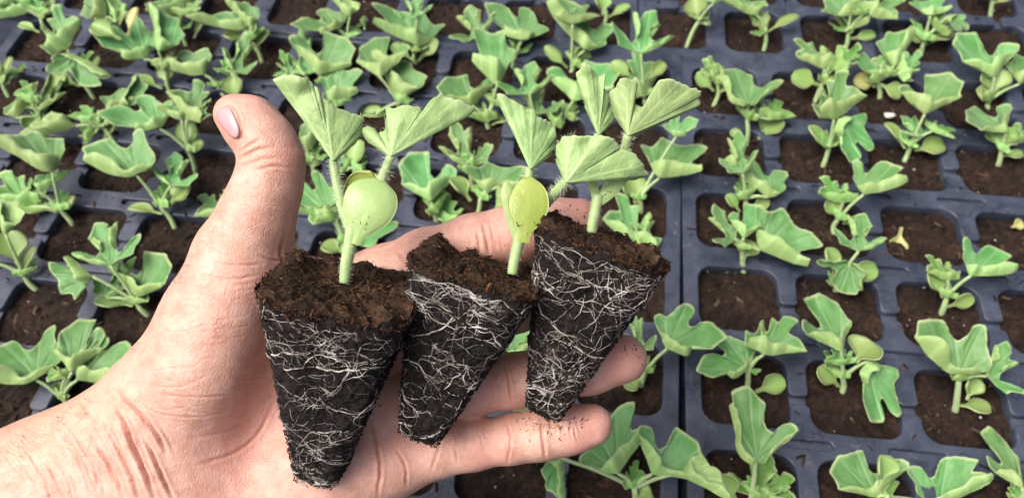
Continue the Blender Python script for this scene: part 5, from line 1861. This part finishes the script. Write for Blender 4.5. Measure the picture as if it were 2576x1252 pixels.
l = traced_leaf(T2, (1424, 458), [(1424, 458), (1410, 435), (1398, 400), (1403, 370), (1418, 343), (1440, 342), (1458, 338), (1478, 340), (1500, 341), (1530, 346), (1548, 356), (1562, 370),
                                  (1545, 376), (1528, 386), (1524, 400), (1534, 396), (1552, 384), (1578, 379), (1600, 388), (1616, 405), (1628, 428), (1632, 441), (1605, 445), (1560, 446),
                                  (1515, 448), (1480, 451), (1450, 458), (1424, 458)],
                d2 - 0.005, M_BIG, fold=0.22, foldax=(.5, -.6), seed=25, hair=120, lean=(-.05, .3), veins=[(1425, 350, 5), (1500, 352, 5), (1610, 415, 5)])
big_stem(T2, [(1326, 580, .004), (1365, 522, .004), (1398, 484, .0), (1424, 456, -.0045)], d2, 15, 12, 'leaf_stalk', l, hair=300, Lh=0.0014, seed=27)

# --- right held seedling
S3 = PlugShape((1516, 606), (1368, 1032), 0.2480, 168, 44, 0.0085, 0.10, 3, skew=0.0, depth_ratio=0.9)
T3 = empty('melon_seedling', S3.A, 'rightmost held seedling on a white-rooted plug leaning right, deeply scooped top leaf', 'seedling', HELD)
build_plug(T3, S3, None, 105, 43, bumps=[(1640, 620, 24, .004), (1375, 560, 26, .002)])
d3 = 0.2465
big_stem(T3, [(1486, 590), (1493, 550), (1500, 515), (1505, 490)], d3, 12, 15, hair=120, Lh=0.0006, seed=33)
spoon_cot(T3, [(1500, 512), (1498, 490), (1494, 465), (1492, 436)], [8, 9, 9, 8, 2], d3 + .001, 0.2, seed=34)
spoon_cot(T3, [(1508, 508), (1530, 487), (1556, 463), (1582, 442)], [8, 12, 13, 10, 2], d3, 0.25, seed=35)
l = traced_leaf(T3, (1505, 338), [(1505, 338), (1490, 300), (1475, 262), (1462, 225), (1450, 200), (1446, 186), (1462, 174), (1470, 160), (1484, 168), (1498, 188), (1508, 190), (1526, 184), (1522, 200),
                                  (1517, 216), (1528, 240), (1530, 252), (1522, 266), (1530, 270), (1538, 262), (1548, 280), (1550, 296), (1540, 310), (1520, 325), (1505, 338)],
                d3 - 0.001, M_BIG, fold=0.22, foldax=(-.1, -1), seed=36, hair=90, lean=(.1, .2), veins=[(1462, 190, 4.5), (1515, 230, 4), (1545, 290, 3.5)])
big_stem(T3, [(1503, 505, .002), (1492, 460, .004), (1494, 400, .004), (1505, 338)], d3, 12, 9, 'leaf_stalk', l, hair=180, Lh=0.0012, seed=37)
l = traced_leaf(T3, (1580, 340), [(1580, 340), (1562, 308), (1546, 284), (1537, 245), (1538, 221), (1552, 217), (1556, 195), (1570, 198), (1599, 203), (1594, 232), (1598, 258), (1614, 270),
                                  (1634, 260), (1648, 228), (1658, 203), (1680, 194), (1706, 202), (1726, 217), (1752, 229), (1767, 231), (1756, 242), (1760, 250), (1766, 262), (1748, 274),
                                  (1720, 281), (1688, 294), (1660, 310), (1628, 328), (1596, 344), (1580, 340)],
                d3 - 0.003, M_BIG, fold=0.22, foldax=(.45, -.8), seed=38, hair=120, lean=(-.05, .25), veins=[(1575, 205, 4.5), (1700, 215, 5), (1750, 262, 4)])
big_stem(T3, [(1510, 502, .001), (1545, 440, .003), (1568, 385, .001), (1580, 340, -.002)], d3, 13, 11, 'leaf_stalk', l, hair=240, Lh=0.0013, seed=39)

# crumbs of peat fallen on the fingers
r = np.random.default_rng(77)
pos, nrm = [], []
for k in range(200):
    q = r.random()
    if q < 0.45:
        u, v = 1405 + r.normal() * 45, 1050 + abs(r.normal()) * 22
    elif q < 0.60:
        u, v = 1340 + r.normal() * 22, 1048 + abs(r.normal()) * 25
    elif q < 0.78:
        u, v = 1590 + r.normal() * 28, 870 + r.normal() * 26
    elif q < 0.92:
        u, v = 1440 + r.normal() * 40, 530 + r.normal() * 22
    else:
        u, v = 900 + r.random() * 560, 560 + r.random() * 560
    hsk = on_skin(u, v)
    if hsk is not None and hsk[1] @ FWD < -0.15:
        pos.append(hsk[0] + hsk[1] * 0.0001)
        nrm.append(hsk[1])
V, Fa, C = chip_bag(np.array(pos), np.array(nrm), (0.0003, 0.0016), [(0.04, 0.014, 0.009), (0.09, 0.026, 0.016), (0.03, 0.013, 0.009)], 78, 0.9)
o = mesh('peat_crumbs', V, clean_quads(Fa), M_CHIP, None, smooth=False, attr={'tint': C})
o['kind'] = 'stuff'
o['label'] = 'reddish peat crumbs scattered on the finger tips of the hand'

# ------------------------------------------------------------------ small things lying on the soil
def withered(u, v, du, dv, wd, label):
    B = G(u, v, -0.003)
    t = empty('withered_seed_leaf', B, label, 'dead leaf')
    d = to_px(B)[2]
    o1 = place_cot(u, v, u + du, v + dv, wd, d, int(u), t, M_DRY, name='blade')
    return t


withered(2268, 572, -22, 88, 48, 'withered yellow and green seed leaf lying limp on bare soil at right')
withered(2545, 572, 28, -14, 28, 'small yellow dead seed leaf lying on soil at the right edge')

r = np.random.default_rng(5)


def pebble(u, v, size, label):
    B = G(u, v, -0.003)
    import bmesh
    bm = bmesh.new()
    bmesh.ops.create_icosphere(bm, subdivisions=3, radius=size)
    for vv in bm.verts:
        q = np.array(vv.co)
        k = 1 + 0.25 * float(NZ(q / size * 1.3 + u)) + 0.06 * float(NZ(q / size * 5))
        vv.co = Vector((q[0] * k * 1.25, q[1] * k * 0.9, q[2] * k * 0.65))
    me = bpy.data.meshes.new('pebble')
    bm.to_mesh(me)
    bm.free()
    me.polygons.foreach_set('use_smooth', np.ones(len(me.polygons), dtype=bool))
    me.materials.append(M_STONE)
    o = bpy.data.objects.new('pebble', me)
    col.objects.link(o)
    o.location = Vector(B)
    o['label'] = label
    o['category'] = 'pebble'


pebble(2238, 291, 0.0030, 'white pebble on the soil in front of the yellowing seedling')
pebble(918, 52, 0.0022, 'pale pebble on the soil at the top, left of centre')
